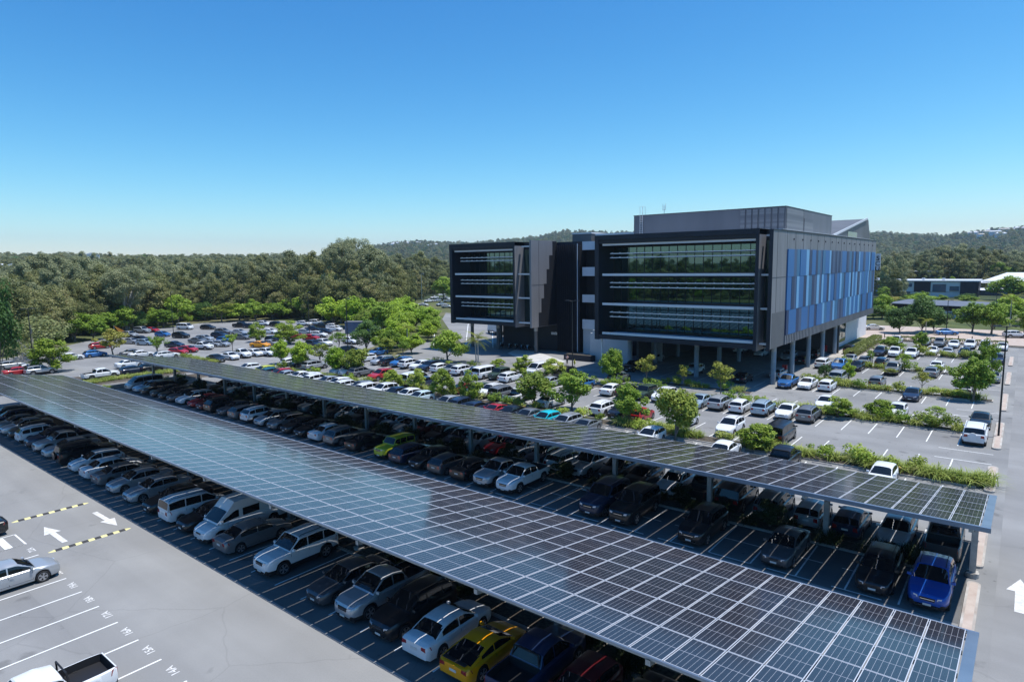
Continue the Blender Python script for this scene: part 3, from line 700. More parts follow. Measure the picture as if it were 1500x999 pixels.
def shelter(r):
    for x, y in ((1,1),(10,1),(1,7),(10,7)):
        b = MB(); b.cyl(x, y, 0, 11.3, .3, n=8); b.build('post', M['white2'], r)
    b = MB(); b.hexa([(-2,-1,11.3),(14,-1,11.3),(14,9,11.3),(-2,9,11.3),(-2.4,-1.4,12.0),(14.4,-1.4,12.0),(14.4,9.4,12.0),(-2.4,9.4,12.0)]); b.build('roof', M['white2'], r)
house_like('shelter', 'flat cream roof on posts standing among trees above the white block', 'shelter', (-52.5, 430, -1), shelter)
def shed(r):
    b = MB(); b.box(0, 17, 0, 14, 0, 2.6); b.build('wall', M['greydark'], r)
    b = MB(); b.hexa([(-.6,-.6,2.65),(17.6,-.6,2.65),(17.6,14.6,2.65),(-.6,14.6,2.65),(-.6,-.6,2.9),(17.6,-.6,2.9),(17.6,14.6,3.4),(-.6,14.6,3.4)]); b.build('roof', M['white2'], r)
house_like('carport', 'low white-roofed carport in front of the hipped white roof', 'carport', (-25, 372, 0), shed)
def bigshed(L, W, Hh, mw, mr, seg=1):
    def f(r):
        b = MB(); b.box(0, L, 0, W, 0, Hh); b.build('wall', M[mw], r)
        b = MB()
        for k in range(seg):
            a, c = L*k/seg, L*(k+1)/seg
            b.add([(a,-.5,Hh),(c,-.5,Hh),(c,W+.5,Hh),(a,W+.5,Hh),((a+c)/2,-.5,Hh+2.2),((a+c)/2,W+.5,Hh+2.2)], [(0,1,4),(1,2,5,4),(2,3,5),(3,0,4,5),(3,2,1,0)])
        b.build('roof', M[mr], r)
        b = MB()
        for k in range(max(2, int(L/6))): b.box(2+6*k, 5+6*k, -.06, -.001, Hh*.35, Hh*.75)
        b.build('window_band', M['ink'], r)
    return f
h_ = house_like('warehouse', 'long white warehouse roof rising above the bushland on the horizon', 'warehouse', (-640, 90, 7), bigshed(92, 30, 15.5, 'palewall', 'white2', 8)); h_.rotation_euler = (0, 0, rad(72))
h_ = house_like('hilltop_house', 'small white house with a grey roof high in the bushland', 'house', (-762, 243, 22), bigshed(14, 9, 12, 'white2', 'slabm')); h_.rotation_euler = (0, 0, rad(70))
h_ = house_like('warehouse', 'white and black commercial shed behind the street trees beside the dark building', 'warehouse', (-447, 400, 3), bigshed(22, 20, 12.2, 'ink', 'white2')); h_.rotation_euler = (0, 0, rad(45))
h_ = house_like('warehouse', 'pale grey commercial shed touching the left edge of the dark building', 'warehouse', (-428, 420, 3), bigshed(26, 20, 12.6, 'palewall', 'slabm')); h_.rotation_euler = (0, 0, rad(45))

# ------------------------------------------------------------------ street furniture
def lamp_post(x, y, h, label, arm=1, mat='pole', rz=0):
    r = empty('lamp_post', (x, y, 0), rz)
    b = MB(); b.cyl(0, 0, 0, .05, .24, n=12); b.cyl(0, 0, .05, h, .095, .06, 10); b.build('pole', M[mat], r, smooth=True)
    for s in ((1, -1) if arm == 2 else (1,)):
        b = MB(); b.tube([(0,0,h-.1),(s*.5,0,h)], .04, 6); a = b.build('arm', M[mat], r)
        b = MB(); b.hexa([(s*.4,-.16,h-.05),(s*1.1,-.16,h-.05),(s*1.1,.16,h-.05),(s*.4,.16,h-.05),(s*.45,-.12,h+.08),(s*1.0,-.12,h+.05),(s*1.0,.12,h+.05),(s*.45,.12,h+.08)] if s > 0 else
                         [(s*1.1,-.16,h-.05),(s*.4,-.16,h-.05),(s*.4,.16,h-.05),(s*1.1,.16,h-.05),(s*1.0,-.12,h+.05),(s*.45,-.12,h+.08),(s*.45,.12,h+.08),(s*1.0,.12,h+.05)]); b.build('lamp_head', M[mat], a)
    tag(r, label, 'lamp post', 'parking lot lamp posts'); return r
lamp_post(-1.15, 77.9, 11, 'tall black lamp post on the kerb island by the white four-wheel drive', 2, rz=.4)
lamp_post(-133.9, 33.6, 11.2, 'tall black lamp post rising between the olive tree and the round green tree', 2, rz=1.2)
lamp_post(-184.1, 78.9, 11.4, 'black lamp post in front of the bush beside the blue hatchback', 1)
lamp_post(-137, 90.9, 11.6, 'black lamp post above the parked white vans by the bushes', 1)
lamp_post(-86.8, 64.7, 12.4, 'black lamp post between the bright green trees and the dark round tree', 1)
lamp_post(-51.9, 78.9, 12.2, 'slim black lamp post standing in front of the entrance screen', 2, rz=.3)
lamp_post(-13.8, 179.5, 8, 'black lamp post beside the dark round trees at the cross road', 1)
lamp_post(-5.4, 200, 9, 'black lamp post in front of the low pavilion trees', 1)
lamp_post(-152, 143, 15.2, 'pale galvanised street light above the trees beside the side road', 1, 'steel')
lamp_post(-56, 330, 14, 'pale double-armed street light in front of the white two-storey block', 2, 'steel')

r = empty('warning_sign', (-52.6, 80.6, 0), rad(-35))
b = MB(); b.cyl(0, 0, 0, 2.3, .03, n=8); b.build('pole', M['steel'], r)
b = MB(); s_ = .46; b.add([(0,-.05,2.75-s_),(s_,-.05,2.75),(0,-.05,2.75+s_),(-s_,-.05,2.75),(0,-.03,2.75-s_),(s_,-.03,2.75),(0,-.03,2.75+s_),(-s_,-.03,2.75)], [(0,1,2,3),(7,6,5,4),(0,4,5,1),(1,5,6,2),(2,6,7,3),(3,7,4,0)])
pl_ = b.build('sign_plate', simple('sign_yellow', (.80,.62,.02), .5), r)
b = MB()
for z0, z1, w_ in ((2.86,2.96,.05),(2.6,2.84,.05),(2.5,2.58,.11)): b.box(-w_, w_, -.058, -.051, z0, z1)
b.build('symbol', M['black'], pl_)
tag(r, 'yellow diamond warning sign on a pole near the building entrance', 'road sign')

def bollard(x, y, label, g='bollards along the cross road'):
    b = MB(); b.cyl(0,0,0,1.0,.09,n=10); b.cyl(0,0,1.0,1.06,.09,.03,10); o = b.build('bollard', M['black']); o.location = (x, y, 0); tag(o, label, 'bollard', g)
for i, (x, y) in enumerate(((-25.6,160.6),(-24.2,164.9),(-10.6,167.2),(-8.2,167.4),(-12.9,166.9),(-22.0,163.2))):
    bollard(x, y, 'short black bollard by the brick cross road beyond the last parking row')
def cabinet(x, y, label):
    r = empty('hose_cabinet', (x, y, 0)); red = M.setdefault('red', simple('red_enamel', (.42,.02,.025), .4))
    b = MB(); b.box(-.35,.35,-.2,.2,.25,1.45); b.build('box', red, r)
    b = MB(); b.box(-.3,.3,-.23,-.201,.4,1.3); b.build('door', red, r)
    b = MB(); b.box(-.3,.3,-.15,.15,0,.25); b.build('base', M['kerb'], r)
    tag(r, label, 'fire hose cabinet', 'red cabinets under the building')
cabinet(-28.6, 103.6, 'red fire hose cabinet between the first two columns')
cabinet(-29.2, 132.0, 'red fire hose cabinet near the far ground floor window')

# delivery truck below the far wing
r = empty('box_truck', (-104.5, 124, 0), rad(58))
b = MB(); b.box(-1.2,1.2,-3.2,3.2,1.0,3.2); b.build('cargo_box', M['white2'], r)
b = MB(); b.hexa([(-1.05,3.3,.5),(1.05,3.3,.5),(1.05,5.1,.5),(-1.05,5.1,.5),(-1.0,3.3,2.4),(1.0,3.3,2.4),(1.0,4.5,2.4),(-1.0,4.5,2.4)]); cb = b.build('cab', M['white2'], r)
b = MB(); b.hexa([(-.95,4.75,1.4),(.95,4.75,1.4),(.9,4.85,1.42),(-.9,4.85,1.42),(-.9,4.52,2.25),(.9,4.52,2.25),(.85,4.6,2.25),(-.85,4.6,2.25)]); b.build('windscreen', M['glass'], cb)
b = MB(); b.box(-.5,.5,-3,4.2,.55,.99); b.build('chassis', M['black'], r)
for x in (-.95, .95):
    for y in (-2.0, 3.9):
        b = MB(); b.tube([(x-.14,y,.42),(x+.14,y,.42)], .42, 16); b.build('wheel', M['tyre'], r)
tag(r, 'white box truck standing on the road under the far wing', 'truck')

# blue-grey storage container by the bush
r = empty('shipping_container', (-136.5, 106.5, 0), rad(35))
b = MB(); b.box(-4.2,4.2,-1.2,1.2,.1,3.2); b.build('body', simple('container_blue', (.10,.14,.22), .6), r)
b = MB()
for k in range(28): b.box(-4.15+.3*k, -4.0+.3*k, -1.25, -1.201, .2, 3.1)
b.build('corrugation', bpy.data.materials['container_blue'], r)
b = MB(); b.box(-4.3,4.3,-1.3,1.3,3.201,3.3); b.build('roof', M['greypan'], r)
tag(r, 'slate blue container shed at the edge of the bush beyond the parked cars', 'container')

# orange shade sail in the trees
r = empty('shade_sail', (-186.5, 65, 0)); b = MB(); b.cyl(0,0,0,3.2,.06,n=8); b.build('pole', M['steel'], r)
b = MB(); b.add([(0,0,3.1),(0,1.0,1.4),(.4,3.2,.9),(0,0,3.12),(0,1.0,1.42),(.4,3.2,.92)], [(0,1,2),(5,4,3),(0,3,4,1),(1,4,5,2),(2,5,3,0)]); b.build('cloth', simple('orange_cloth', (.75,.30,.04), .7), r)
tag(r, 'small orange flag-like cloth on a pole below the left bush trees', 'flag')

# motorbikes parked under the far wing
def motorbike():
    r = empty('motorbike', (0,0,0))
    for x, nm in ((-.7,'wheel'), (.72,'wheel')):
        b = MB(); n = 18
        for i in range(n):
            a0, a1 = 2*PI*i/n, 2*PI*(i+1)/n
            for ra, rb in ((.31,.25),):
                b.hexa([(x+rb*math.cos(a0),-.06,.31+rb*math.sin(a0)),(x+rb*math.cos(a1),-.06,.31+rb*math.sin(a1)),(x+rb*math.cos(a1),.06,.31+rb*math.sin(a1)),(x+rb*math.cos(a0),.06,.31+rb*math.sin(a0)),
                        (x+ra*math.cos(a0),-.06,.31+ra*math.sin(a0)),(x+ra*math.cos(a1),-.06,.31+ra*math.sin(a1)),(x+ra*math.cos(a1),.06,.31+ra*math.sin(a1)),(x+ra*math.cos(a0),.06,.31+ra*math.sin(a0))])
        wh = b.build(nm, M['tyre'], r)
        b = MB(); b.tube([(x,-.03,.31),(x,.03,.31)], .2, 12); b.build('rim', M['rim'], wh)
    b = MB(); b.tube([(-.7,0,.31),(-.2,0,.45),(.2,0,.4),(.45,0,.8)], .09, 8); b.box(-.25,.25,-.16,.16,.25,.6); b.build('frame', M['dark'], r)
    b = MB(); b.hexa([(-.1,-.14,.72),(.4,-.12,.78),(.4,.12,.78),(-.1,.14,.72),(-.05,-.1,.95),(.35,-.08,.98),(.35,.08,.98),(-.05,.1,.95)]); b.build('tank', M['blackrub'], r)
    b = MB(); b.hexa([(-.75,-.12,.72),(-.1,-.14,.68),(-.1,.14,.68),(-.75,.12,.72),(-.8,-.1,.85),(-.1,-.12,.8),(-.1,.12,.8),(-.8,.1,.85)]); b.build('seat', M['dark'], r)
    b = MB(); b.tube([(.72,.06,.31),(.45,.06,1.0)], .03, 6); b.tube([(.72,-.06,.31),(.45,-.06,1.0)], .03, 6); b.tube([(.38,-.38,1.05),(.45,0,1.0),(.38,.38,1.05)], .02, 6); b.build('handlebar', M['chrome'], r)
    b = MB(); b.tube([(.5,0,.85),(.6,0,.85)], .09, 10); b.build('headlight', M['lamp'], r)
    return r
mb = motorbike(); note_kids(mb)
for i, u in enumerate((-86.8,-84.6,-82.8,-81.2,-79.6,-78.0)):
    o = mb if i == 0 else copy_tree(mb); o.location = (u, 104.4+.2*(i % 2), 0); o.rotation_euler = (0, 0, rad(-80+8*(i % 3)))
    tag(o, 'dark motorbike in the shaded row below the far wing, %s' % ('left of the round column' if i == 0 else 'right of the round column'), 'motorbike', 'motorbikes left of the column' if i == 0 else 'motorbikes right of the column')

# planter ledge at the entrance
b = MB(); b.box(-66.0,-60.2,97.4,99.0,.0,1.0); b.box(-65.8,-60.4,97.6,98.8,1.001,1.05,1); tag(b.build('planter', [M['navy'], M['mulch']]), 'long dark planter box beside the entrance screen', 'planter')
b = MB(); b.box(-59.0,-54.5,101.5,103.5,0,.9); 

# person on the path
def skin_chain(verts, edges, radii, name, mat, parent=None, sub=2):
    me = bpy.data.meshes.new(name); me.from_pydata(verts, edges, []); o = obj(name, me, parent)
    m1 = o.modifiers.new('s', 'SKIN'); m1.use_smooth_shade = True; m2 = o.modifiers.new('u', 'SUBSURF'); m2.levels = sub; m2.render_levels = sub
    for i, r_ in enumerate(radii): me.skin_vertices[0].data[i].radius = r_ if isinstance(r_, tuple) else (r_, r_)
    me.skin_vertices[0].data[0].use_root = True
    me.materials.append(mat); return o
sk_ = simple('skin', (.42,.24,.17), .6); shirt = simple('pink_shirt', (.62,.38,.36), .8); trou = simple('dark_trousers', (.02,.022,.03), .8); hair = simple('brown_hair', (.06,.035,.02), .8)
pr = empty('person', (-62.1, 92.7, .03), rad(15))
V = [(0,0,.93),(0,0,1.12),(0,0,1.36),(0,0,1.5),(0,0,1.62),(.17,0,1.40),(.22,-.03,1.14),(.14,-.22,1.12),(-.17,0,1.40),(-.22,-.03,1.14),(-.16,-.2,1.15),(.09,0,.88),(.10,-.04,.48),(.10,0,.07),(.10,-.14,.04),(-.09,0,.88),(-.10,.08,.48),(-.10,.12,.08),(-.10,.0,.04)]
Ed = [(0,1),(1,2),(2,3),(3,4),(2,5),(5,6),(6,7),(2,8),(8,9),(9,10),(0,11),(11,12),(12,13),(13,14),(0,15),(15,16),(16,17),(17,18)]
Rr = [(.15,.11),(.13,.10),(.16,.11),.055,.095,.06,.045,.03,.06,.045,.03,.09,.062,.045,.035,.09,.062,.045,.035]
skin_chain(V, Ed, Rr, 'body', sk_, pr)
skin_chain([(0,0,1.02),(0,0,1.16),(0,0,1.40),(.18,0,1.39),(.22,-.02,1.22),(-.18,0,1.39),(-.22,-.02,1.22)], [(0,1),(1,2),(2,3),(3,4),(2,5),(5,6)], [(.165,.125),(.145,.115),(.17,.12),.075,.062,.075,.062], 'shirt', shirt, pr)
skin_chain([(0,0,.95),(.09,0,.88),(.10,-.04,.48),(.10,0,.12),(-.09,0,.88),(-.10,.08,.48),(-.10,.12,.12)], [(0,1),(1,2),(2,3),(0,4),(4,5),(5,6)], [(.16,.12),.10,.072,.058,.10,.072,.058], 'trousers', trou, pr)
skin_chain([(0,.02,1.66),(0,.04,1.70),(0,.07,1.58)], [(0,1),(0,2)], [.105,.08,.07], 'hair', hair, pr)
tag(pr, 'person in a pink top and dark trousers walking on the pale path by the entrance', 'person')
# ------------------------------------------------------------------ vehicles
def lerp(a, b, t): return a+(b-a)*t
def interp(ctrl, x):
    if x <= ctrl[0][0]: return ctrl[0][1]
    for (a, va), (c, vc) in zip(ctrl, ctrl[1:]):
        if x <= c: return lerp(va, vc, (x-a)/(c-a)) if c > a else vc
    return ctrl[-1][1]

# L length, W width, belt height; top = hood/boot profile; gh = glasshouse stations (x, roof z); wheels
SP = {
 'sedan':  dict(L=4.65,W=1.80,belt=.93,top=[(-2.32,.93),(-2.1,1.04),(-1.5,1.06),(1.0,.98),(1.7,.90),(2.2,.76),(2.32,.66)],gh=[(-1.75,0),(-1.0,1.38),(-.3,1.46),(.3,1.43),(1.15,0)],wx=(-1.36,1.40),wr=.33,split=(-.15,)),
 'hatch':  dict(L=4.15,W=1.76,belt=.95,top=[(-2.07,.95),(-1.9,1.0),(.9,1.0),(1.5,.92),(1.95,.78),(2.07,.66)],gh=[(-2.0,0),(-1.62,1.36),(-.6,1.48),(.15,1.46),(1.02,0)],wx=(-1.28,1.27),wr=.32,split=(-.25,)),
 'suv':    dict(L=4.6,W=1.86,belt=1.06,top=[(-2.3,1.05),(-2.2,1.1),(1.0,1.12),(1.7,1.03),(2.15,.90),(2.3,.76)],gh=[(-2.22,0),(-1.85,1.52),(-.9,1.67),(.2,1.65),(1.05,0)],wx=(-1.33,1.38),wr=.37,split=(-1.25,-.2)),
 'bigsuv': dict(L=4.85,W=1.92,belt=1.15,top=[(-2.42,1.15),(-2.36,1.2),(1.1,1.2),(1.9,1.13),(2.3,1.03),(2.42,.86)],gh=[(-2.37,0),(-2.18,1.72),(-1.2,1.86),(.25,1.84),(1.0,0)],wx=(-1.42,1.45),wr=.40,split=(-1.35,-.25)),
 'wagon':  dict(L=4.7,W=1.80,belt=.95,top=[(-2.35,.95),(-2.2,1.0),(1.0,1.0),(1.7,.92),(2.2,.77),(2.35,.66)],gh=[(-2.25,0),(-1.85,1.40),(-.6,1.50),(.25,1.46),(1.12,0)],wx=(-1.36,1.40),wr=.33,split=(-1.2,-.2)),
 'ute':    dict(L=5.25,W=1.88,belt=1.12,top=[(-2.62,1.10),(-2.54,1.12),(-2.5,.78),(-1.0,.78),(-.96,1.12),(1.25,1.14),(2.1,1.07),(2.5,.95),(2.62,.8)],gh=[(-.98,0),(-.72,1.62),(-.1,1.78),(.55,1.76),(1.35,0)],wx=(-1.55,1.62),wr=.40,split=(.0,),bed=(-2.52,-.98)),
 'van':    dict(L=4.95,W=1.92,belt=1.12,top=[(-2.47,1.1),(-2.44,1.15),(1.5,1.15),(2.1,1.05),(2.35,.9),(2.47,.75)],gh=[(-2.44,0),(-2.35,1.82),(-1.5,1.96),(1.0,1.92),(1.95,0)],wx=(-1.5,1.55),wr=.34,split=(-.9,.35)),
 'hivan':  dict(L=5.9,W=2.0,belt=1.2,top=[(-2.95,1.2),(-2.9,1.22),(1.7,1.22),(2.4,1.08),(2.8,.92),(2.95,.75)],gh=[(-2.92,0),(-2.85,2.35),(-2.0,2.50),(.9,2.42),(1.35,1.95),(2.15,0)],wx=(-1.75,1.95),wr=.36,split=(.45,)),
 'caddy':  dict(L=4.5,W=1.80,belt=1.08,top=[(-2.25,1.05),(-2.22,1.1),(1.1,1.1),(1.7,.98),(2.1,.85),(2.25,.7)],gh=[(-2.22,0),(-2.12,1.70),(-1.4,1.82),(.5,1.78),(1.4,0)],wx=(-1.35,1.4),wr=.33,split=(-1.0,.1)),
 'coupe':  dict(L=4.3,W=1.85,belt=.88,top=[(-2.15,.86),(-1.9,.95),(-1.4,.98),(.8,.92),(1.5,.84),(2.0,.68),(2.15,.55)],gh=[(-1.98,0),(-.7,1.22),(-.2,1.30),(.15,1.27),(1.02,0)],wx=(-1.25,1.32),wr=.35,split=(-.35,)),
 'jeep':   dict(L=3.95,W=1.72,belt=1.12,top=[(-1.97,1.1),(-1.95,1.13),(.75,1.13),(1.6,1.08),(1.9,1.04),(1.97,.9)],gh=[(-1.95,0),(-1.90,1.66),(-1.2,1.76),(.35,1.74),(.72,0)],wx=(-1.15,1.2),wr=.38,split=(-.9,-.1)),
}
def car_parts(kind):
    """returns MB per part name; material index 0 of the body is the paint"""
    s = SP[kind]; L, W, belt = s['L']/2, s['W']/2, s['belt']; wr = s['wr']
    sill = .24 if kind in ('sedan','hatch','wagon','coupe') else .32
    bed = s.get('bed')
    xs = {-L, -L+.05, -L+.2, -L+.45, L-.05, L-.2, L-.45}
    for w_ in s['wx']:
        for k in range(-5, 6): xs.add(w_+k*(wr+.05)/5)
        xs.add(w_-wr-.07); xs.add(w_+wr+.07)
    for x, _ in s['top']: xs.add(x)
    xs.add(0.); xs = sorted(x for x in xs if -L <= x <= L)
    xs = [x for i, x in enumerate(xs) if i == 0 or x-xs[i-1] > .012]
    body = MB(); ring = []
    wid = [(-L,.84),(-L+.05,.90),(-L+.2,.955),(-L+.6,1.0),(L-.9,1.0),(L-.5,.955),(L-.22,.87),(L-.05,.74),(L,.62)]
    for x in xs:
        f = interp(wid, x); w_ = W*f
        zb = sill + (.10 if x > L-.06 or x < -L+.06 else 0)
        for wx in s['wx']:
            dx = abs(x-wx)
            if dx < wr+.055: zb = max(zb, wr+math.sqrt(max(0, (wr+.05)**2-dx*dx)))
        zc = interp(s['top'], x); inbed = bed and bed[0]-.001 <= x <= bed[1]+.001
        zt = (belt+.0 if inbed else min(belt+.03, zc-.02))
        zt = max(zt, zb+.03)
        flare = 1.0
        pts = [(w_*.95, zb), (w_*1.0, zb+(zt-zb)*.25), (w_*1.0, zb+(zt-zb)*.62), (w_*.965, zt-.045), (w_*.915, zt)]
        if inbed: pts += [(w_*.87, zt), (w_*.85, zc), (0, zc)]
        else: pts += [(w_*.87, zt+(zc-zt)*.35), (w_*.62, zt+(zc-zt)*.88), (0, zc)]
        full = [(x, y, z) for y, z in pts] + [(x, -y, z) for y, z in pts[-2::-1]]
        ring.append(full)
    n = len(ring[0])
    for r_ in ring: body.v += r_
    for i in range(len(ring)-1):
        for k in range(n-1):
            dark = 0
            if bed and k in (5, 6, 7, 8) and bed[0]-.06 < (xs[i]+xs[i+1])/2 < bed[1]+.06 and (k in (6, 7) or True) and k != 4: dark = 1
            if k in (0, n-2) and kind in ('suv','bigsuv','ute','jeep','hivan'): dark = 1
            body.f.append((i*n+k, i*n+k+1, (i+1)*n+k+1, (i+1)*n+k)); body.m.append(dark)
    body.f.append(tuple(range(n-1, -1, -1))); body.m.append(0)
    o = (len(ring)-1)*n; body.f.append(tuple(o+k for k in range(n))); body.m.append(0)
    body.box(-L+.15, L-.15, -W*.80, W*.80, .2, .62, 1)      # underbody
    if bed:   # tailgate and front wall of the tray keep the tray closed
        body.box(-L+.012, -L+.06, -W*.82, W*.82, .7, belt+.01, 0)
    ds = [s['wx'][1]-wr-.12] + [c for c in s['split']]
    for sd in (1, -1):
        for x in ds:
            for za, zb_ in ((sill+.12, belt-.06),):
                y = sd*(W*1.0+.003); body.add([(x-.008,y,za),(x+.008,y,za),(x+.008,y*.985,zb_),(x-.008,y*.985,zb_)], [(0,1,2,3)], 1)
        body.add([(s['wx'][0]+wr+.1, sd*(W+.003), sill+.13), (s['wx'][1]-wr-.1, sd*(W+.003), sill+.13), (s['wx'][1]-wr-.1, sd*(W+.003), sill+.145), (s['wx'][0]+wr+.1, sd*(W+.003), sill+.145)], [(0,1,2,3)], 1)
        for x in s['split']:
            for dx in (-.95, .06): 
                if x+dx > s['wx'][0]+wr*.2: body.box(x+dx, x+dx+.17, sd*W-.0+(0 if sd > 0 else -.03), sd*W+(.03 if sd > 0 else 0), belt-.17, belt-.135, 0)
    # glasshouse
    g = s['gh']; rw = W*(.74 if kind not in ('van','hivan','caddy','bigsuv','jeep') else .83); bw = W*.885
    def sec(x):
        zr = interp([(a, b_ if b_ else None) for a, b_ in g] if False else [(a, (b_ or belt+.03)) for a, b_ in g], x)
        top = max(b_ for _, b_ in g); t = min(1, max(0, (zr-belt)/(top-belt)))
        y0 = bw; y1 = lerp(bw, rw, t)
        return [(y0, belt-.02), (lerp(y0, y1, .55)+.012, lerp(belt, zr, .5)), (y1+.01, zr-.07*t), (y1-.10, zr-.012*t), (y1*.5, zr+.018*t), (0, zr+.028*t)]
    gx = set()
    for (a, _), (c, _) in zip(g, g[1:]):
        for k in range(4): gx.add(lerp(a, c, k/3))
    gx = sorted(gx); o = len(body.v); m_ = None
    for x in gx:
        p = sec(x); full = [(x, y, z) for y, z in p]+[(x, -y, z) for y, z in p[-2::-1]]; body.v += full; m_ = len(full)
    for i in range(len(gx)-1):
        for k in range(m_-1): body.f.append((o+i*m_+k, o+i*m_+k+1, o+(i+1)*m_+k+1, o+(i+1)*m_+k)); body.m.append(0)
    P = {'body': body}
    def surf(x, k, t, side, off):
        """point on glasshouse side between section points 0 and 2; t 0..1"""
        p = sec(x); y, z = (p[0][0]+(p[1][0]-p[0][0])*t*2, p[0][1]+(p[1][1]-p[0][1])*t*2) if t < .5 else (p[1][0]+(p[2][0]-p[1][0])*(t*2-1), p[1][1]+(p[2][1]-p[1][1])*(t*2-1))
        return (x, side*(y+off), z)
    def pane_end(b, xa, xb, sgn):
        rows = []
        for i in range(4):
            t = lerp(.10, .93, i/3); x = lerp(xa, xb, t); p = sec(x)[2:]
            row = [(x+sgn*.012, y*.93, z+.012) for y, z in p]+[(x+sgn*.012, -y*.93, z+.012) for y, z in p[-2::-1]]
            rows.append(row)
        for r_, q in zip(rows, rows[1:]):
            for k in range(len(r_)-1): b.quad(r_[k], r_[k+1], q[k+1], q[k])
    ws = MB(); pane_end(ws, g[-1][0], g[-2][0], 1); P['windscreen'] = ws
    rwn = MB(); pane_end(rwn, g[0][0], g[1][0], -1); P['rear_window'] = rwn
    # side windows
    top = max(b_ for _, b_ in g)
    x_lo = lerp(g[0][0], g[1][0], .55)+.05; x_hi = lerp(g[-1][0], g[-2][0], .30)
    if kind == 'hivan': x_lo = -.9
    cuts = [x_lo]+[c for c in s['split']]+[x_hi]
    if kind == 'hivan': cuts = [-.85, .4, .55, 1.75]
    for side, nm in ((1, 'side_window'), (-1, 'side_window')):
        b = MB()
        segs = list(zip(cuts, cuts[1:])) if kind != 'hivan' else [(-.85, .4), (.6, 1.75)]
        for a, c in segs:
            a += .035; c -= .035; N = 6
            for i in range(N):
                xa, xb = lerp(a, c, i/N), lerp(a, c, (i+1)/N)
                tt = .90 if kind != 'hivan' else .5
                for t0, t1 in ((.12, .5), (.5, tt)):
                    if t1 > t0: b.quad(surf(xa, 0, t0, side, .008), surf(xb, 0, t0, side, .008), surf(xb, 0, t1, side, .008), surf(xa, 0, t1, side, .008))
        P.setdefault('side_windows', []).append(b)
    # lamps, plates, grille
    zn = interp(s['top'], L-.12)
    P['headlights'] = []; P['taillights'] = []
    for sd in (1, -1):
        def Wf(x): return W*interp(wid, x)
        b = MB(); z1 = zn-.04; z0 = z1-.13; x0, x1 = L-.42, L-.03
        p = [(x0, sd*(Wf(x0)*.97+.012), z0+.05), (x1, sd*(Wf(x1)*.93+.01), z0), (L+.012, sd*W*.44, z0), (x0+.1, sd*W*.4, z0+.02)]
        q = [(x0, sd*(Wf(x0)*.955+.014), z1+.03), (x1, sd*(Wf(x1)*.90+.01), z1-.01), (L+.004, sd*W*.46, z1-.03), (x0+.1, sd*W*.4, z1-.02)]
        b.hexa(p+q if sd > 0 else [p[3],p[2],p[1],p[0],q[3],q[2],q[1],q[0]]); P['headlights'].append(b)
        b = MB(); zt0, zt1 = belt-.22, belt-.04
        if kind in ('suv','bigsuv','van','hivan','caddy','hatch','wagon','jeep','ute'): zt0 = belt-.30
        xr = -L; yi = .52 if kind != 'ute' else .80; p = [(xr-.012, sd*W*yi, zt0+.03), (xr-.012, sd*W*.83, zt0), (xr+.28, sd*(Wf(xr+.28)+.008), zt0+.04), (xr+(.2 if kind != 'ute' else .03), sd*W*(yi-.02), zt0+.03)]
        q = [(xr-.012, sd*W*(yi+.02), zt1), (xr-.008, sd*W*.80, zt1+.01), (xr+.22, sd*(Wf(xr+.22)*.975+.008), zt1+.02), (xr+(.2 if kind != 'ute' else .03), sd*W*(yi-.02), zt1)]
        b.hexa([p[3],p[2],p[1],p[0],q[3],q[2],q[1],q[0]] if sd < 0 else p+q); P['taillights'].append(b)
    big = kind in ('suv','bigsuv','ute','jeep'); gh_ = .17 if big else .09; gz = zn-.10-gh_; gw = W*(.36 if big else .30)
    b = MB(); b.hexa([(L-.06,-gw,gz),(L+.010,-gw*.93,gz),(L+.010,gw*.93,gz),(L-.06,gw,gz),(L-.08,-gw*1.08,gz+gh_),(L+.006,-gw,gz+gh_),(L+.006,gw,gz+gh_),(L-.08,gw*1.08,gz+gh_)])
    b.hexa([(L-.08,-W*.52,.27),(L+.006,-W*.44,.27),(L+.006,W*.44,.27),(L-.08,W*.52,.27),(L-.08,-W*.50,.37),(L+.008,-W*.40,.37),(L+.008,W*.40,.37),(L-.08,W*.50,.37)])
    if big: b.box(L+.009, L+.016, -gw*.9, gw*.9, gz+gh_/2-.014, gz+gh_/2+.014, 1)
    P['grille'] = b
    b = MB(); b.box(L+.011, L+.024, -.18, .18, .37, .47); P['plate_f'] = b
    b = MB(); b.box(-L-.02, -L-.008, -.19, .19, belt-.30 if kind != 'ute' else .5, belt-.19 if kind != 'ute' else .61); P['plate_r'] = b
    P['mirrors'] = []
    for sd in (1, -1):
        b = MB(); x = g[-1][0]-.22; y = sd*(W*.90); 
        b.hexa([(x-.07,y+sd*.02,belt+.06),(x+.07,y+sd*.02,belt+.06),(x+.05,y+sd*.22,belt+.08),(x-.06,y+sd*.22,belt+.08),(x-.07,y+sd*.02,belt+.17),(x+.05,y+sd*.02,belt+.17),(x+.03,y+sd*.21,belt+.2),(x-.06,y+sd*.21,belt+.2)]); P['mirrors'].append(b)
    # wheels
    P['wheels'] = []
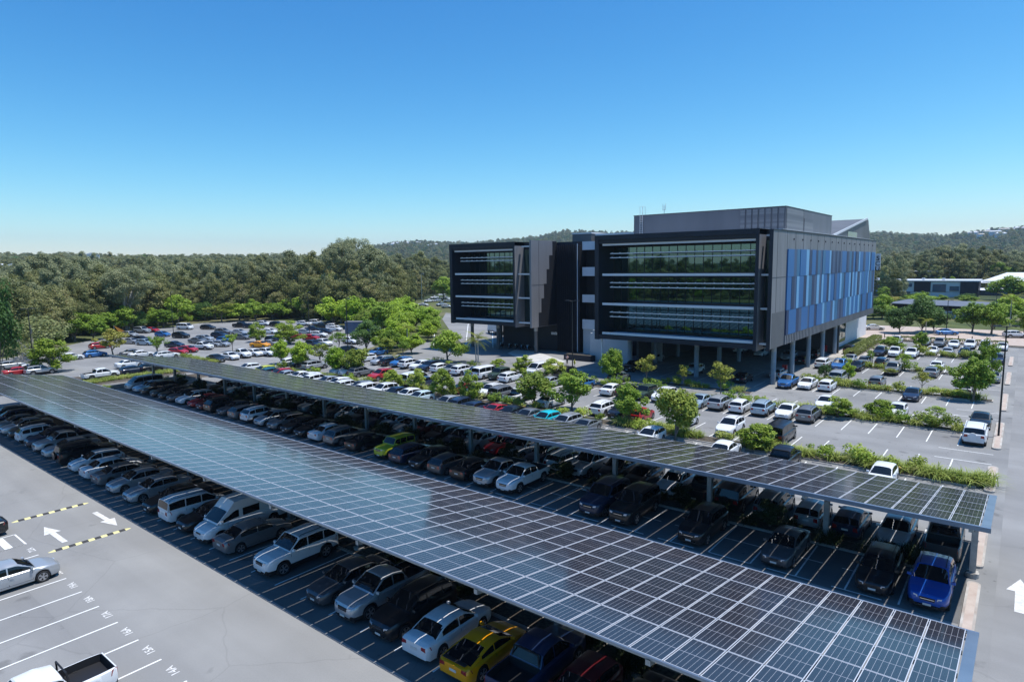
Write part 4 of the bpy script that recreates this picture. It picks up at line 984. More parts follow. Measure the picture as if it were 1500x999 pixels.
    for wx in s['wx']:
        for sd in (1, -1):
            b = MB(); y0, y1 = sd*(W-.23), sd*(W-.005); n = 22
            prof = [(y0, wr-.03), (y0, wr), (y1-sd*.02, wr), (y1, wr-.03), (y1, wr*.70), (y1-sd*.02, wr*.68)]
            base = len(b.v)
            for y, r_ in prof: b.v += [(wx+r_*math.cos(2*PI*k/n), y, wr+r_*math.sin(2*PI*k/n)) for k in range(n)]
            for i in range(len(prof)-1):
                for k in range(n): b.f.append((base+i*n+k, base+i*n+(k+1) % n, base+(i+1)*n+(k+1) % n, base+(i+1)*n+k)); b.m.append(0)
            b.f.append(tuple(base+5*n+k for k in range(n))); b.m.append(0)
            rim = MB(); ns = 5; yr = y1-sd*.015
            for q in range(ns):
                a = 2*PI*q/ns
                for da in (-.16, .16):
                    c0, s0 = math.cos(a+da*.5), math.sin(a+da*.5); c1, s1 = math.cos(a+da), math.sin(a+da); ww = .028
                    rim.add([(wx+.05*c0-ww*s0, yr, wr+.05*s0+ww*c0), (wx+.05*c0+ww*s0, yr, wr+.05*s0-ww*c0), (wx+wr*.66*c1+ww*s1, yr, wr+wr*.66*s1-ww*c1), (wx+wr*.66*c1-ww*s1, yr, wr+wr*.66*s1+ww*c1)], [(0, 1, 2, 3)])
            base = len(rim.v)
            for r_, yy in ((wr*.62, yr+sd*.003), (wr*.70, yr+sd*.003)): rim.v += [(wx+r_*math.cos(2*PI*k/n), yy, wr+r_*math.sin(2*PI*k/n)) for k in range(n)]
            for k in range(n): rim.f.append((base+k, base+(k+1) % n, base+n+(k+1) % n, base+n+k)); rim.m.append(0)
            rim.add([(wx+.06*math.cos(2*PI*k/8), yr+sd*.004, wr+.06*math.sin(2*PI*k/8)) for k in range(8)], [tuple(range(8))])
            P['wheels'].append((b, rim))
    # extras
    ex = []
    if kind in ('suv', 'wagon', 'bigsuv', 'caddy'):
        for sd in (1, -1):
            b = MB(); zt = top; b.tube([(g[1][0]+.1, sd*(rw-.12), zt-.10), (g[1][0]+.3, sd*(rw-.12), zt+.035), (g[-2][0]-.2, sd*(rw-.12), zt+.035), (g[-2][0]-.05, sd*(rw-.12), zt-.03)], .018, 5); ex.append(('roof_rail', b, 'dark'))
    if kind == 'ute':
        b = MB()
        for sd in (1, -1): b.tube([(-.95, sd*.72, 1.1), (-.90, sd*.62, 1.66)], .035, 6)
        b.tube([(-.90, -.62, 1.66), (-.90, .62, 1.66)], .035, 6); ex.append(('sports_bar', b, 'dark'))
    if kind == 'bigsuv':
        b = MB(); n = 18; xr = -L-.02
        b.tube([(xr-.16, .1, .95), (xr, .1, .95)], .36, 18); ex.append(('spare_wheel_cover', b, 'white'))
    if kind == 'coupe':
        b = MB(); b.box(-L+.05, -L+.25, -W*.7, W*.7, .99, 1.02); ex.append(('spoiler', b, 'dark'))
    P['extras'] = ex
    return P

PAINT = {}
def paint(name, col, metal=0., rough=.35):
    m, nt, p = nodes('paint_'+name); N, Lk = nt.nodes, nt.links
    n = N.new('ShaderNodeTexNoise'); n.inputs['Scale'].default_value = 2.5; n.inputs['Detail'].default_value = 4
    tc = N.new('ShaderNodeTexCoord'); Lk.new(tc.outputs['Object'], n.inputs['Vector'])
    mx = N.new('ShaderNodeMix'); mx.data_type = 'RGBA'; mx.inputs['A'].default_value = (*[c*.92 for c in col], 1); mx.inputs['B'].default_value = (*[min(1, c*1.05) for c in col], 1)
    Lk.new(n.outputs['Fac'], mx.inputs['Factor']); Lk.new(mx.outputs['Result'], p.inputs['Base Color'])
    p.inputs['Metallic'].default_value = metal; p.inputs['Roughness'].default_value = rough
    p.inputs['Coat Weight'].default_value = .5; p.inputs['Coat Roughness'].default_value = .05
    PAINT[name] = m
for nm, c, me_, ro in (('white',(.74,.75,.76),0,.4),('silver',(.46,.48,.50),.45,.35),('grey',(.20,.21,.22),.4,.35),('darkgrey',(.085,.088,.095),.35,.35),('black',(.012,.012,.014),.1,.3),
    ('navy',(.018,.030,.065),.2,.3),('darkblue',(.015,.035,.10),.2,.3),('blue',(.035,.16,.42),.3,.35),('brightblue',(.006,.085,.40),.3,.3),('skyblue',(.38,.50,.60),.35,.35),('skywhite',(.56,.68,.72),.1,.35),
    ('red',(.42,.012,.018),.05,.35),('darkred',(.12,.008,.012),.15,.35),('lime',(.52,.54,.03),0,.4),('green',(.04,.07,.05),.1,.45),('teal',(.03,.12,.14),.3,.35),('cyan',(.01,.52,.62),.1,.35),('yellow',(.88,.36,.006),.1,.35)): paint(nm, c, me_, ro)
PAINT['skywhite'].name = 'paint_pale_blue'
WORD = {'darkgrey':'dark grey','darkblue':'dark blue','brightblue':'bright blue','skyblue':'pale blue','skywhite':'pale icy blue','darkred':'dark red','lime':'lime green','green':'dark green','cyan':'turquoise'}
KIND = {'sedan':('sedan','sedan'),'hatch':('hatchback','hatchback'),'suv':('sport_utility_car','crossover SUV'),'bigsuv':('four_wheel_drive','boxy four-wheel drive'),'wagon':('station_wagon','station wagon'),'ute':('pickup_truck','pickup truck'),
        'van':('passenger_van','passenger van'),'hivan':('high_roof_van','high-roof van'),'caddy':('compact_van','compact van'),'coupe':('coupe','coupe'),'jeep':('small_off_roader','small off-roader')}
PROTO = {}
def own(o, slot=0, mat=None):
    o.material_slots[slot].link = 'OBJECT'; o.material_slots[slot].material = mat
def build_proto(kind, lod):
    P = car_parts(kind)
    if lod == 2:
        b = MB(); o = 0
        def take(x, mi):
            base = len(b.v); b.v += x.v; b.f += [tuple(i+base for i in f) for f in x.f]; b.m += [mi if isinstance(mi, int) else mi[m] for m in x.m]
        take(P['body'], {0: 0, 1: 1})
        for x in [P['windscreen'], P['rear_window']]+P['side_windows']: take(x, 2)
        for w_, r_ in P['wheels']: take(w_, 3); take(r_, 4)
        for x in P['headlights']: take(x, 5)
        for x in P['taillights']: take(x, 6)
        take(P['grille'], {0: 1, 1: 4}); take(P['plate_r'], 7); take(P['plate_f'], 7)
        for x in P['mirrors']: take(x, 0)
        for nm, x, mt in P['extras']: take(x, 0 if mt == 'white' else 1)
        me = b.mesh(KIND[kind][0], [PAINT['white'], M['dark'], M['glass'], M['tyre'], M['rim'], M['lamp'], M['tail'], M['plate']], True, 32)
        return obj(KIND[kind][0], me, None, link=False)
    root = bpy.data.objects.new(KIND[kind][0], None)
    kids = []
    def kid(nm, b, mats, par=None, smooth=True):
        o = obj(nm, b.mesh(nm, mats, smooth, 32), par or root, link=False); KIDS.setdefault((par or root).name, []).append(o); return o
    body = kid('body', P['body'], [PAINT['white'], M['dark']])
    kid('windscreen', P['windscreen'], M['glass']); kid('rear_window', P['rear_window'], M['glass'])
    for b in P['side_windows']: kid('side_window', b, M['glass'])
    for w_, r_ in P['wheels']:
        if lod == 0: wh = kid('wheel', w_, M['tyre']); kid('rim', r_, M['rim'], wh, False)
        else:
            base = len(w_.v); w_.v += r_.v; w_.f += [tuple(i+base for i in f) for f in r_.f]; w_.m += [1]*len(r_.f); kid('wheel', w_, [M['tyre'], M['rim']])
    for b in P['headlights']: kid('headlight', b, M['lamp'])
    for b in P['taillights']: kid('taillight', b, M['tail'])
    kid('grille', P['grille'], [M['dark'], M['chrome']])
    for x in ('plate_f', 'plate_r'): kid('number_plate', P[x], M['plate'])
    for b in P['mirrors']: kid('mirror', b, [PAINT['white']])
    for nm, b, mt in P['extras']: kid(nm, b, M[mt])
    return root
def copy_car(proto, paintm):
    c = proto.copy(); C.objects.link(c)
    if c.type == 'MESH': own(c, 0, paintm)
    for ch in KIDS.get(proto.name, []):
        d = ch.copy(); C.objects.link(d); d.parent = c
        nm = ch.name.split('.')[0]
        if nm in ('body', 'mirror', 'spare_wheel_cover'): own(d, 0, paintm)
        for g_ in KIDS.get(ch.name, []):
            e = g_.copy(); C.objects.link(e); e.parent = d
    return c
CARS = """D,hatch,white,-102.8,55.8,n;D,hatch,lime,-97.8,55.8,n;D,hatch,teal,-95.3,56,p;D,hatch,red,-92.8,55.7,n;D,sedan,silver,-90.3,55.8,p;D,sedan,white,-87.8,56.1,n;
D,hatch,white,-85.3,56.1,n;D,suv,white,-82.8,56,p;D,sedan,silver,-80.3,56,n;D,hatch,white,-77.8,55.9,n;D,wagon,white,-75.3,56,p;D,hatch,grey,-72.8,56,n;
D,suv,white,-70.3,55.8,p;D,suv,white,-67.8,56.1,n;D,sedan,navy,-65.3,56,n;D,hatch,white,-62.8,56,n;D,hatch,skywhite,-60.3,55.8,n;D,sedan,silver,-55.3,55.9,n;
D,suv,navy,-52.8,56.1,p;D,sedan,navy,-50.3,55.7,p;D,coupe,red,-47.8,56.1,n;D,sedan,black,-45.3,56,n;D,sedan,grey,-42.8,55.9,n;D,hatch,cyan,-40.3,55.8,n;
D,wagon,silver,-37.8,55.9,n;D,coupe,grey,-35.3,56,n;D,hatch,white,-27.8,56.1,n;D,sedan,white,-20.3,56,p;D,ute,black,-15.3,56.1,p;D,hatch,white,-7.8,56.1,n;
E,hatch,white,-102.8,64.2,p;E,hatch,navy,-100.3,64.3,n;E,suv,silver,-95.3,64,p;E,sedan,white,-87.8,64.3,n;E,hatch,white,-85.3,63.9,n;E,suv,grey,-82.8,64.1,p;
E,suv,red,-77.8,64,n;E,van,white,-70.3,64.3,p;E,hatch,navy,-67.8,64.2,p;E,coupe,red,-60.3,64.2,p;E,hatch,green,-57.8,64.3,n;E,suv,white,-55.3,64.1,n;
E,bigsuv,grey,-52.8,64,p;E,ute,white,-50.3,64.1,p;E,sedan,white,-45.3,63.9,p;E,suv,white,-37.8,64.2,p;E,hatch,red,-32.8,63.9,p;E,suv,black,-35.3,64,n;
E,sedan,white,-27.8,64.3,p;E,suv,white,-22.8,64.1,n;E,van,black,-17.8,64.2,p;G,hatch,blue,-100.3,81.9,n;F,hatch,white,-95.3,74.9,n;F,wagon,silver,-90.3,74.7,n;
F,hatch,black,-87.8,74.6,p;F,suv,blue,-85.3,74.9,n;F,suv,white,-82.8,74.7,p;F,hatch,white,-80.3,74.7,n;F,suv,navy,-77.8,74.5,n;F,hatch,white,-75.3,74.8,p;
F,sedan,grey,-72.8,74.8,n;F,suv,white,-70.3,74.8,p;F,hatch,blue,-67.8,74.8,n;F,van,white,-65.3,74.5,p;F,jeep,green,-62.8,74.8,n;F,wagon,white,-60.3,74.6,p;
G,van,white,-60.3,81.9,n;F,sedan,silver,-52.8,74.6,p;G,suv,black,-55.3,81.8,n;F,ute,blue,-47.8,74.6,n;F,sedan,white,-42.8,74.8,p;F,suv,black,-40.3,74.7,p;
F,jeep,green,-37.8,74.6,n;F,suv,white,-35.3,74.9,n;F,sedan,skyblue,-30.3,74.5,n;F,suv,silver,-27.8,74.8,p;F,hatch,white,-25.3,74.6,p;F,suv,skyblue,-22.8,74.9,p;
F,sedan,white,-20.3,74.9,n;F,suv,grey,-17.8,74.6,p;F,bigsuv,white,-2.8,74.9,p;G,hatch,white,-17.8,81.8,n;G,hatch,white,-10.3,81.9,n;G,sedan,black,-2.8,82.1,n;
H,ute,blue,-25.3,93.4,n;H,sedan,white,-22.8,93.8,n;H,hatch,white,-20.3,93.8,p;H,sedan,navy,-10.3,93.4,n;I,bigsuv,silver,-20.3,100.8,p;I,hatch,grey,-15.3,100.6,p;
I,suv,silver,-5.3,100.7,p;J,suv,white,-25.3,113.6,p;J,suv,blue,-22.8,113.2,n;J,hatch,black,-20.3,113.6,n;J,ute,grey,-15.3,113.4,n;J,sedan,grey,-10.3,113.6,p;
J,sedan,grey,-2.8,113.5,n;K,hatch,silver,-22.8,120.9,n;K,sedan,grey,-20.3,120.7,p;K,hatch,navy,-17.8,120.7,p;K,sedan,white,-10.3,120.8,p;L,suv,black,-25.3,134,p;
L,suv,navy,-20.3,134,n;L,ute,white,-17.8,134,n;L,ute,white,-15.3,134,n;M,sedan,white,-12.8,140.8,n;M,sedan,silver,-10.3,140.8,p;M,sedan,navy,-7.8,141.1,n;
L,suv,navy,-2.8,133.8,n;N,ute,grey,-12.8,154.1,n;N,sedan,white,-10.3,153.9,n;N,ute,white,-7.8,154,n;N,ute,white,-5.3,153.9,p;N,sedan,white,-2.8,154,n;
N,ute,white,-20.3,153.8,n;N,suv,silver,-15.3,154.2,n;X,sedan,white,-29.2,182.4,e;X,sedan,blue,-13.6,178.4,e;X,suv,white,-1,179.3,e;U,suv,white,-40,95.8,n;
U,sedan,black,-31.5,93.4,p;U,suv,white,-42.3,123.8,p;U,sedan,white,-38,121.9,n;U,hatch,silver,-28.5,100.4,p;U,suv,silver,-32.3,119.1,n;U,hatch,black,-29.1,116.3,p;
U,suv,black,-29.1,124.4,p;U,suv,black,-49.6,93.5,n;U,hatch,silver,-51,104.8,p;U,suv,grey,-46.3,83.2,p;L0,wagon,silver,-143.5,32.5,p;L0,sedan,red,-133.1,31.3,p;
L0,sedan,white,-135.4,33.3,p;L0,suv,silver,-130.8,33.8,p;L0,sedan,white,-162.2,41.3,p;L0,hatch,white,-146.5,43.1,p;L0,hatch,blue,-147.7,47.6,p;L0,hatch,red,-162.4,53.4,p;
L0,sedan,white,-126.2,46,p;L0,ute,white,-116.8,38.2,p;L0,hatch,navy,-117.6,43.4,p;L0,suv,black,-117.1,46.5,p;L0,suv,silver,-183,67.4,e;L0,bigsuv,silver,-192.2,74.1,e;
L0,hatch,red,-191.8,76.5,e;L0,sedan,silver,-166.5,61.6,e;L0,sedan,black,-169.5,64.8,e;L0,wagon,skyblue,-160.4,62.3,e;L0,hatch,blue,-176.8,73.1,e;
L0,suv,black,-168.9,74.2,e;L0,van,white,-191.7,85.6,e;L0,wagon,black,-185.7,89.4,e;L0,sedan,navy,-149.9,64.3,e;L0,hatch,red,-136.5,59.2,e;L0,hatch,red,-138.1,62,e;
L0,ute,white,-140.4,66,e;L0,sedan,silver,-143.4,69.9,e;L0,hatch,silver,-141.7,71,e;L0,wagon,silver,-156.7,74.5,e;L0,sedan,grey,-153.6,71.3,e;L0,suv,navy,-159.8,79.8,e;
L0,hatch,blue,-149.2,75.8,e;L0,suv,grey,-168.6,85.2,e;L0,sedan,silver,-163.8,87.1,e;L0,sedan,silver,-153.4,83.7,e;L0,hatch,grey,-151.4,81.3,e;L0,ute,black,-183.3,98.2,e;
L0,hatch,navy,-178.7,98.5,e;L0,wagon,white,-133,55.4,p;L0,sedan,white,-138.7,52.9,p;L0,sedan,grey,-142.5,52.8,p;L0,sedan,black,-119.5,58.6,o;L0,sedan,white,-120,61.7,o;
L0,ute,white,-120.8,64.5,o;L0,sedan,white,-120.5,67.1,o;L0,suv,white,-118.2,68.6,o;L0,suv,white,-181.5,104.5,e;L0,suv,black,-175.4,105.4,e;L0,suv,white,-170,111.2,e;
L0,bigsuv,white,-168.6,114.6,e;L0,ute,black,-157.1,108.8,e;L0,sedan,black,-164.8,116.8,e;L0,sedan,navy,-154.2,103.6,e;L0,hatch,navy,-144.7,100.7,e;
L0,sedan,white,-148.9,106.8,e;L0,suv,white,-153.5,110,e;L0,suv,white,-138.6,94.6,e;L0,hatch,silver,-147.7,96.9,e;L0,hatch,red,-134.8,89.9,e;L0,sedan,red,-142.4,90.5,e;
L0,sedan,white,-158.1,92.6,e;L0,hatch,navy,-140.2,83.1,e;L0,sedan,silver,-132.9,78.1,e;L0,sedan,yellow,-132.7,75.3,e;L0,suv,white,-120.3,90.6,o;L0,suv,black,-106.5,79.9,e;
L0,suv,navy,-122.1,82,o;L0,suv,white,-122.3,84.8,o;L0,sedan,white,-134.7,110.9,e;A,suv,navy,-90.6,20.2,n;A,sedan,grey,-88,20.2,n;A,sedan,silver,-85.3,20.2,n;
A,hatch,black,-82.6,20,n;A,suv,white,-79.4,20.2,p;A,suv,navy,-76.6,20.2,n;A,ute,silver,-73.9,20.5,n;A,sedan,silver,-71.1,20.2,n;A,bigsuv,black,-67.4,20.3,p;
A,hatch,white,-64,20,n;A,sedan,white,-60.9,20.2,p;A,sedan,grey,-58.2,20.2,p;A,sedan,silver,-55.3,20.2,n;A,sedan,silver,-52,20.2,n;A,sedan,black,-48.4,20.2,n;
A,caddy,white,-45.4,20.1,p;A,sedan,black,-42.9,20.2,n;A,hivan,white,-40.4,20.8,n;A,sedan,grey,-37.7,20.2,p;A,bigsuv,white,-33,20.3,n;A,sedan,darkgrey,-27.9,20.2,n;
A,ute,silver,-25.4,20.5,n;A,suv,black,-22.8,20.2,n;A,sedan,white,-20.2,20.2,p;A,coupe,yellow,-17.7,20,p;A,ute,darkblue,-15.2,20.5,p;A,hatch,darkred,-12.7,20,n;
A,sedan,black,-10.2,20.2,n;A,suv,darkgrey,-93.2,20.3,n;C,suv,brightblue,-2.8,38.6,n;C,wagon,black,-5.3,38.7,n;C,sedan,darkgrey,-10.3,38.7,n;C,suv,black,-15.3,38.6,n;
C,bigsuv,black,-20.3,38.8,n;C,bigsuv,navy,-22.8,38.8,n;C,ute,white,-30.3,39,n;C,ute,silver,-32.8,39,n;C,sedan,black,-35.3,38.7,p;C,hatch,darkgrey,-37.8,38.4,p;
C,hatch,black,-40.3,38.4,n;C,wagon,navy,-42.8,38.7,p;C,jeep,lime,-45.3,38.5,n;C,sedan,black,-49.3,38.7,p;C,suv,grey,-52.6,38.6,p;C,sedan,white,-55.4,38.7,p;
C,sedan,black,-58,38.7,n;C,sedan,black,-60.6,38.7,n;C,hatch,grey,-63.2,38.4,n;C,hatch,silver,-65.8,38.4,n;C,suv,white,-68.6,38.6,p;C,hatch,grey,-71.5,38.4,p;
C,sedan,darkgrey,-74.4,38.7,n;C,suv,black,-77.2,38.6,p;C,hatch,darkred,-79.6,38.4,n;C,sedan,red,-82,38.7,n;C,wagon,white,-85.3,38.7,n;C,hatch,darkgrey,-87.9,38.4,n;
C,sedan,black,-90.6,38.7,n;C,sedan,black,-93.2,38.7,n;C,suv,black,-96.2,38.6,n;C,hatch,skyblue,-98.8,38.4,n;C,van,silver,-101.6,38.8,n;B,ute,darkgrey,-2.8,45.4,p;
B,sedan,silver,-5.3,45.1,n;B,hatch,navy,-7.8,45.1,p;B,hatch,silver,-10.3,45.2,p;B,suv,grey,-12.8,45.1,p;B,bigsuv,black,-15.3,45.1,p;B,ute,black,-17.8,45.5,p;
B,sedan,white,-20.3,45.4,n;B,sedan,black,-22.8,45.1,n;B,suv,black,-25.3,45.3,n;B,ute,silver,-27.8,45.2,n;B,wagon,white,-30.3,45.2,p;B,sedan,navy,-32.8,45.2,n;
B,suv,silver,-35.3,45.4,n;B,hatch,red,-37.8,45.3,n;B,wagon,silver,-40.3,45.2,n;B,sedan,navy,-42.8,45.2,n;B,sedan,black,-45.3,45.2,n;B,suv,darkred,-47.8,45.1,n;
B,wagon,silver,-50.3,45.3,n;B,hatch,skyblue,-52.8,45.4,n;B,sedan,navy,-55.3,45.3,n;B,suv,black,-57.8,45.1,n;B,hatch,white,-60.3,45.2,n;B,sedan,darkgrey,-62.8,45.2,n;
B,suv,black,-65.3,45.3,n;B,sedan,silver,-67.8,45.4,n;B,hatch,black,-70.3,45.3,n;B,sedan,grey,-72.8,45.4,n;B,suv,navy,-75.3,45.3,p;B,sedan,white,-77.8,45.3,n;
B,hatch,darkgrey,-80.3,45.2,n;B,sedan,black,-82.8,45.3,p;B,suv,white,-85.3,45.4,n;B,sedan,grey,-87.8,45.3,n;B,hatch,black,-90.3,45.4,n;P,sedan,silver,-43.3,8.7,p;
P,sedan,black,-53.1,8.5,n;P,ute,white,-29.3,6.35,n;Z,ute,white,-226.1,217.2,n;Z,sedan,silver,-226.7,223.4,n;Z,ute,white,-237.1,239.6,e;Z,sedan,white,-208.1,196.5,e;
Z,ute,silver,-200.7,200.2,n;Z,ute,white,-216.9,221.5,e;Z,suv,white,-250.6,205.7,e;Z,suv,white,-238.7,198.8,n;Z,ute,white,-247.9,242.3,n;Z,ute,white,-267.2,267.3,n;
Z,suv,white,-188.1,191.1,e;"""
ROWTXT = {'A':('along the pale aisle in the shade of the near canopy','the row along the pale aisle'),
 'C':('in the front row under the far canopy','the front row under the far canopy'),'B':('in the back row under the far canopy','the back row under the far canopy'),
 'D':('in the sunny row just behind the far canopy','the sunny row just behind the far canopy'),'E':('behind the hedge of round shrubs','the row behind the round shrubs'),
 'F':('in the row facing the building','the row across the lane from the building'),'F2':('in the bays nearest the building','the bays nearest the building'),'G':('in the half-empty row behind the long hedge','the row behind the long hedge'),
 'H':('in the row level with the first column','the row level with the first column'),'I':('in the row behind the third hedge','the row behind the third hedge'),
 'J':('in the row beside the middle columns','the row beside the middle columns'),'K':('in the row behind the fourth hedge','the row behind the fourth hedge'),
 'L':('in the dense row near the clipped hedge','the dense row near the clipped hedge'),'M':('in the row backing onto the fifth hedge','the row behind the fifth hedge'),
 'N':('in the last row before the brick road','the last row before the brick road'),'U':('in the dark under the office building','the dark undercroft'),
 'L0':('in the open lot by the bushland','the open lot by the bushland'),'X':('on the far side of the cross road','the far side of the cross road'),
 'P':('in the numbered bays','the numbered bays'),'Z':('in the distant lot beyond the bright trees','the distant lot beyond the trees')}
ORD = ['first','second','third','fourth','fifth','sixth','seventh','eighth','ninth','tenth','eleventh','twelfth','thirteenth','fourteenth','fifteenth','sixteenth','seventeenth','eighteenth']
cars = []
for t in CARS.replace('\n', '').split(';'):
    if t: r_, k, c, u, v, h = t.split(','); cars.append((r_, k, c, float(u), float(v), h))
count = {}
for x in cars: count.setdefault((x[0], x[1], x[2]), []).append(x)
for k in count: count[k].sort(key=lambda x: -x[3])
ANG = {'n': -90, 'p': 90, 'e': 22, 'o': 0}
SPECIAL = {('C','suv','brightblue'):'glossy bright blue crossover SUV parked nose-out at the road end under the far canopy',('C','jeep','lime'):'lime green boxy off-roader in the front row under the far canopy',
 ('A','hivan','white'):'tall white high-roof van poking out from under the near canopy',('A','caddy','white'):'white compact van with its tail to the pale aisle beside the tall van',
 ('A','coupe','yellow'):'yellow sports coupe with its tail out under the near canopy',('D','hatch','cyan'):'turquoise hatchback in the sunny row just behind the far canopy',
 ('P','sedan','silver'):'silver sedan nosing out beside painted bay number 20A',('P','sedan','black'):'black sedan cut off at the photo edge above the hatched bay',('P','ute','white'):'white pickup with an open black tray parked by bay number 15A',
 ('F','bigsuv','white'):'white boxy four-wheel drive with a spare wheel beside the tall lamp post'}
for (r_, k, c, u, v, h) in cars:
    dist = math.hypot(u, v)
    lod = 0 if (r_ in ('A', 'P') and u > -70) or (r_ == 'C' and u > -48) or (r_ == 'B' and u > -30) else (1 if dist < 92 else 2)
    if r_ in ('U',) : lod = 2
    key = (k, lod)
    if key not in PROTO: PROTO[key] = build_proto(k, lod)
    o = copy_car(PROTO[key], PAINT[c])
    o.location = (u+random.uniform(-.09, .09), v, .006); o.rotation_euler = (0, 0, rad(ANG[h]+random.uniform(-1.1, 1.1)))
    same = count[(r_, k, c)]; i = same.index((r_, k, c, u, v, h)); cw = WORD.get(c, c); kn = KIND[k][1]
    if (r_, k, c) in SPECIAL: lab = SPECIAL[(r_, k, c)]
    elif len(same) == 1: lab = '%s %s %s' % (cw, kn, ROWTXT[r_][0])
    else: lab = '%s %s %s, counting from the road end of %s' % (ORD[i], cw, kn, ROWTXT[r_][1])
    ws_ = lab.split()
    if len(ws_) > 16: lab = '%s %s %s from the road in %s' % (ORD[i], cw, kn, ROWTXT[r_][1]); ws_ = lab.split()
    if len(ws_) > 16: lab = ' '.join(ws_[:16])
    tag(o, lab, {'ute': 'pickup truck', 'van': 'van', 'hivan': 'van', 'caddy': 'van'}.get(k, 'car'), 'cars in '+ROWTXT[r_][1])
# ------------------------------------------------------------------ vegetation
LM = {
 'round': leafmat('leaf_round', (.20,.29,.028), (.38,.47,.07), (.52,.52,.14)),
 'mid': leafmat('leaf_mid', (.155,.255,.026), (.31,.43,.05)),
 'bright': leafmat('leaf_bright', (.20,.33,.018), (.37,.50,.045)),
 'dark': leafmat('leaf_dark', (.055,.12,.024), (.12,.21,.045)),
 'mixed': leafmat('leaf_mixed', (.17,.24,.03), (.34,.39,.065), (.50,.32,.08)),
 'yellow': leafmat('leaf_yellow', (0.220,0.242,0.039), (0.396,0.374,0.077), (0.528,0.440,0.143)),
 'yellow2': leafmat('leaf_yellowgreen', (0.193,0.248,0.034), (0.359,0.359,0.062), (0.469,0.304,0.083)),
 'sparse': leafmat('leaf_olive', (0.202,0.232,0.081), (0.313,0.333,0.131)),
 'eucal': leafmat('leaf_eucalypt', (.20,.22,.105), (.33,.35,.18)),
 'forest': leafmat('leaf_bushland', (.14,.158,.052), (.285,.285,.105), (.42,.35,.18)),
 'strap': leafmat('leaf_strap', (.23,.30,.05), (.39,.44,.10), (.50,.50,.19)),
 'palm': leafmat('leaf_palm', (0.176,0.220,0.033), (0.308,0.341,0.055), (0.462,0.374,0.066)),
 'hedge': leafmat('leaf_hedge', (0.187,0.227,0.055), (0.296,0.328,0.094)),
 'shade': leafmat('leaf_shade_toned', (.018,.030,.010), (.045,.065,.020)),  # leaf colour darkened to carry the shade under the canopies
}
M['bark'] = noisy('bark', (.16,.13,.10), (.26,.22,.18), 3, 5, .9, stretch=(1,1,.3))
M['palebark'] = noisy('pale_bark', (.36,.33,.29), (.48,.45,.41), 3, 5, .8, stretch=(1,1,.3))

def fast_mesh(name, V, Fn, mat):
    """V (n,4,3) quads"""
    n = len(V); me = bpy.data.meshes.new(name)
    me.vertices.add(n*4); me.vertices.foreach_set('co', V.reshape(-1).astype(np.float32))
    me.loops.add(n*4); me.loops.foreach_set('vertex_index', np.arange(n*4, dtype=np.int32))
    me.polygons.add(n); me.polygons.foreach_set('loop_start', np.arange(0, n*4, 4, dtype=np.int32))
    me.update(calc_edges=True); me.materials.append(mat); return me

def leaf_quads(r, clumps, total, leaf, up=.75, outb=.9):
    """leaf cards scattered over many small clumps; clumps = array (k,4) centre+radius"""
    w = clumps[:, 3]**2; w = w/w.sum(); idx = r.choice(len(clumps), total, p=w)
    d = r.normal(size=(total, 3)); d /= np.linalg.norm(d, axis=1)[:, None]
    rad_ = clumps[idx, 3]*(r.uniform(.55, 1.08, total))
    c = clumps[idx, :3]+d*rad_[:, None]*np.array([1, 1, .8])
    nrm = d*outb+r.normal(size=(total, 3))*.5; nrm[:, 2] += up; nrm /= np.linalg.norm(nrm, axis=1)[:, None]
    t = np.cross(nrm, r.normal(size=(total, 3))); t /= np.linalg.norm(t, axis=1)[:, None]; s = np.cross(nrm, t)
    a = leaf*r.uniform(.6, 1.35, total)[:, None]; b_ = a*r.uniform(.45, .8, total)[:, None]
    return np.stack([c-t*a, c-s*b_, c+t*a, c+s*b_], 1)

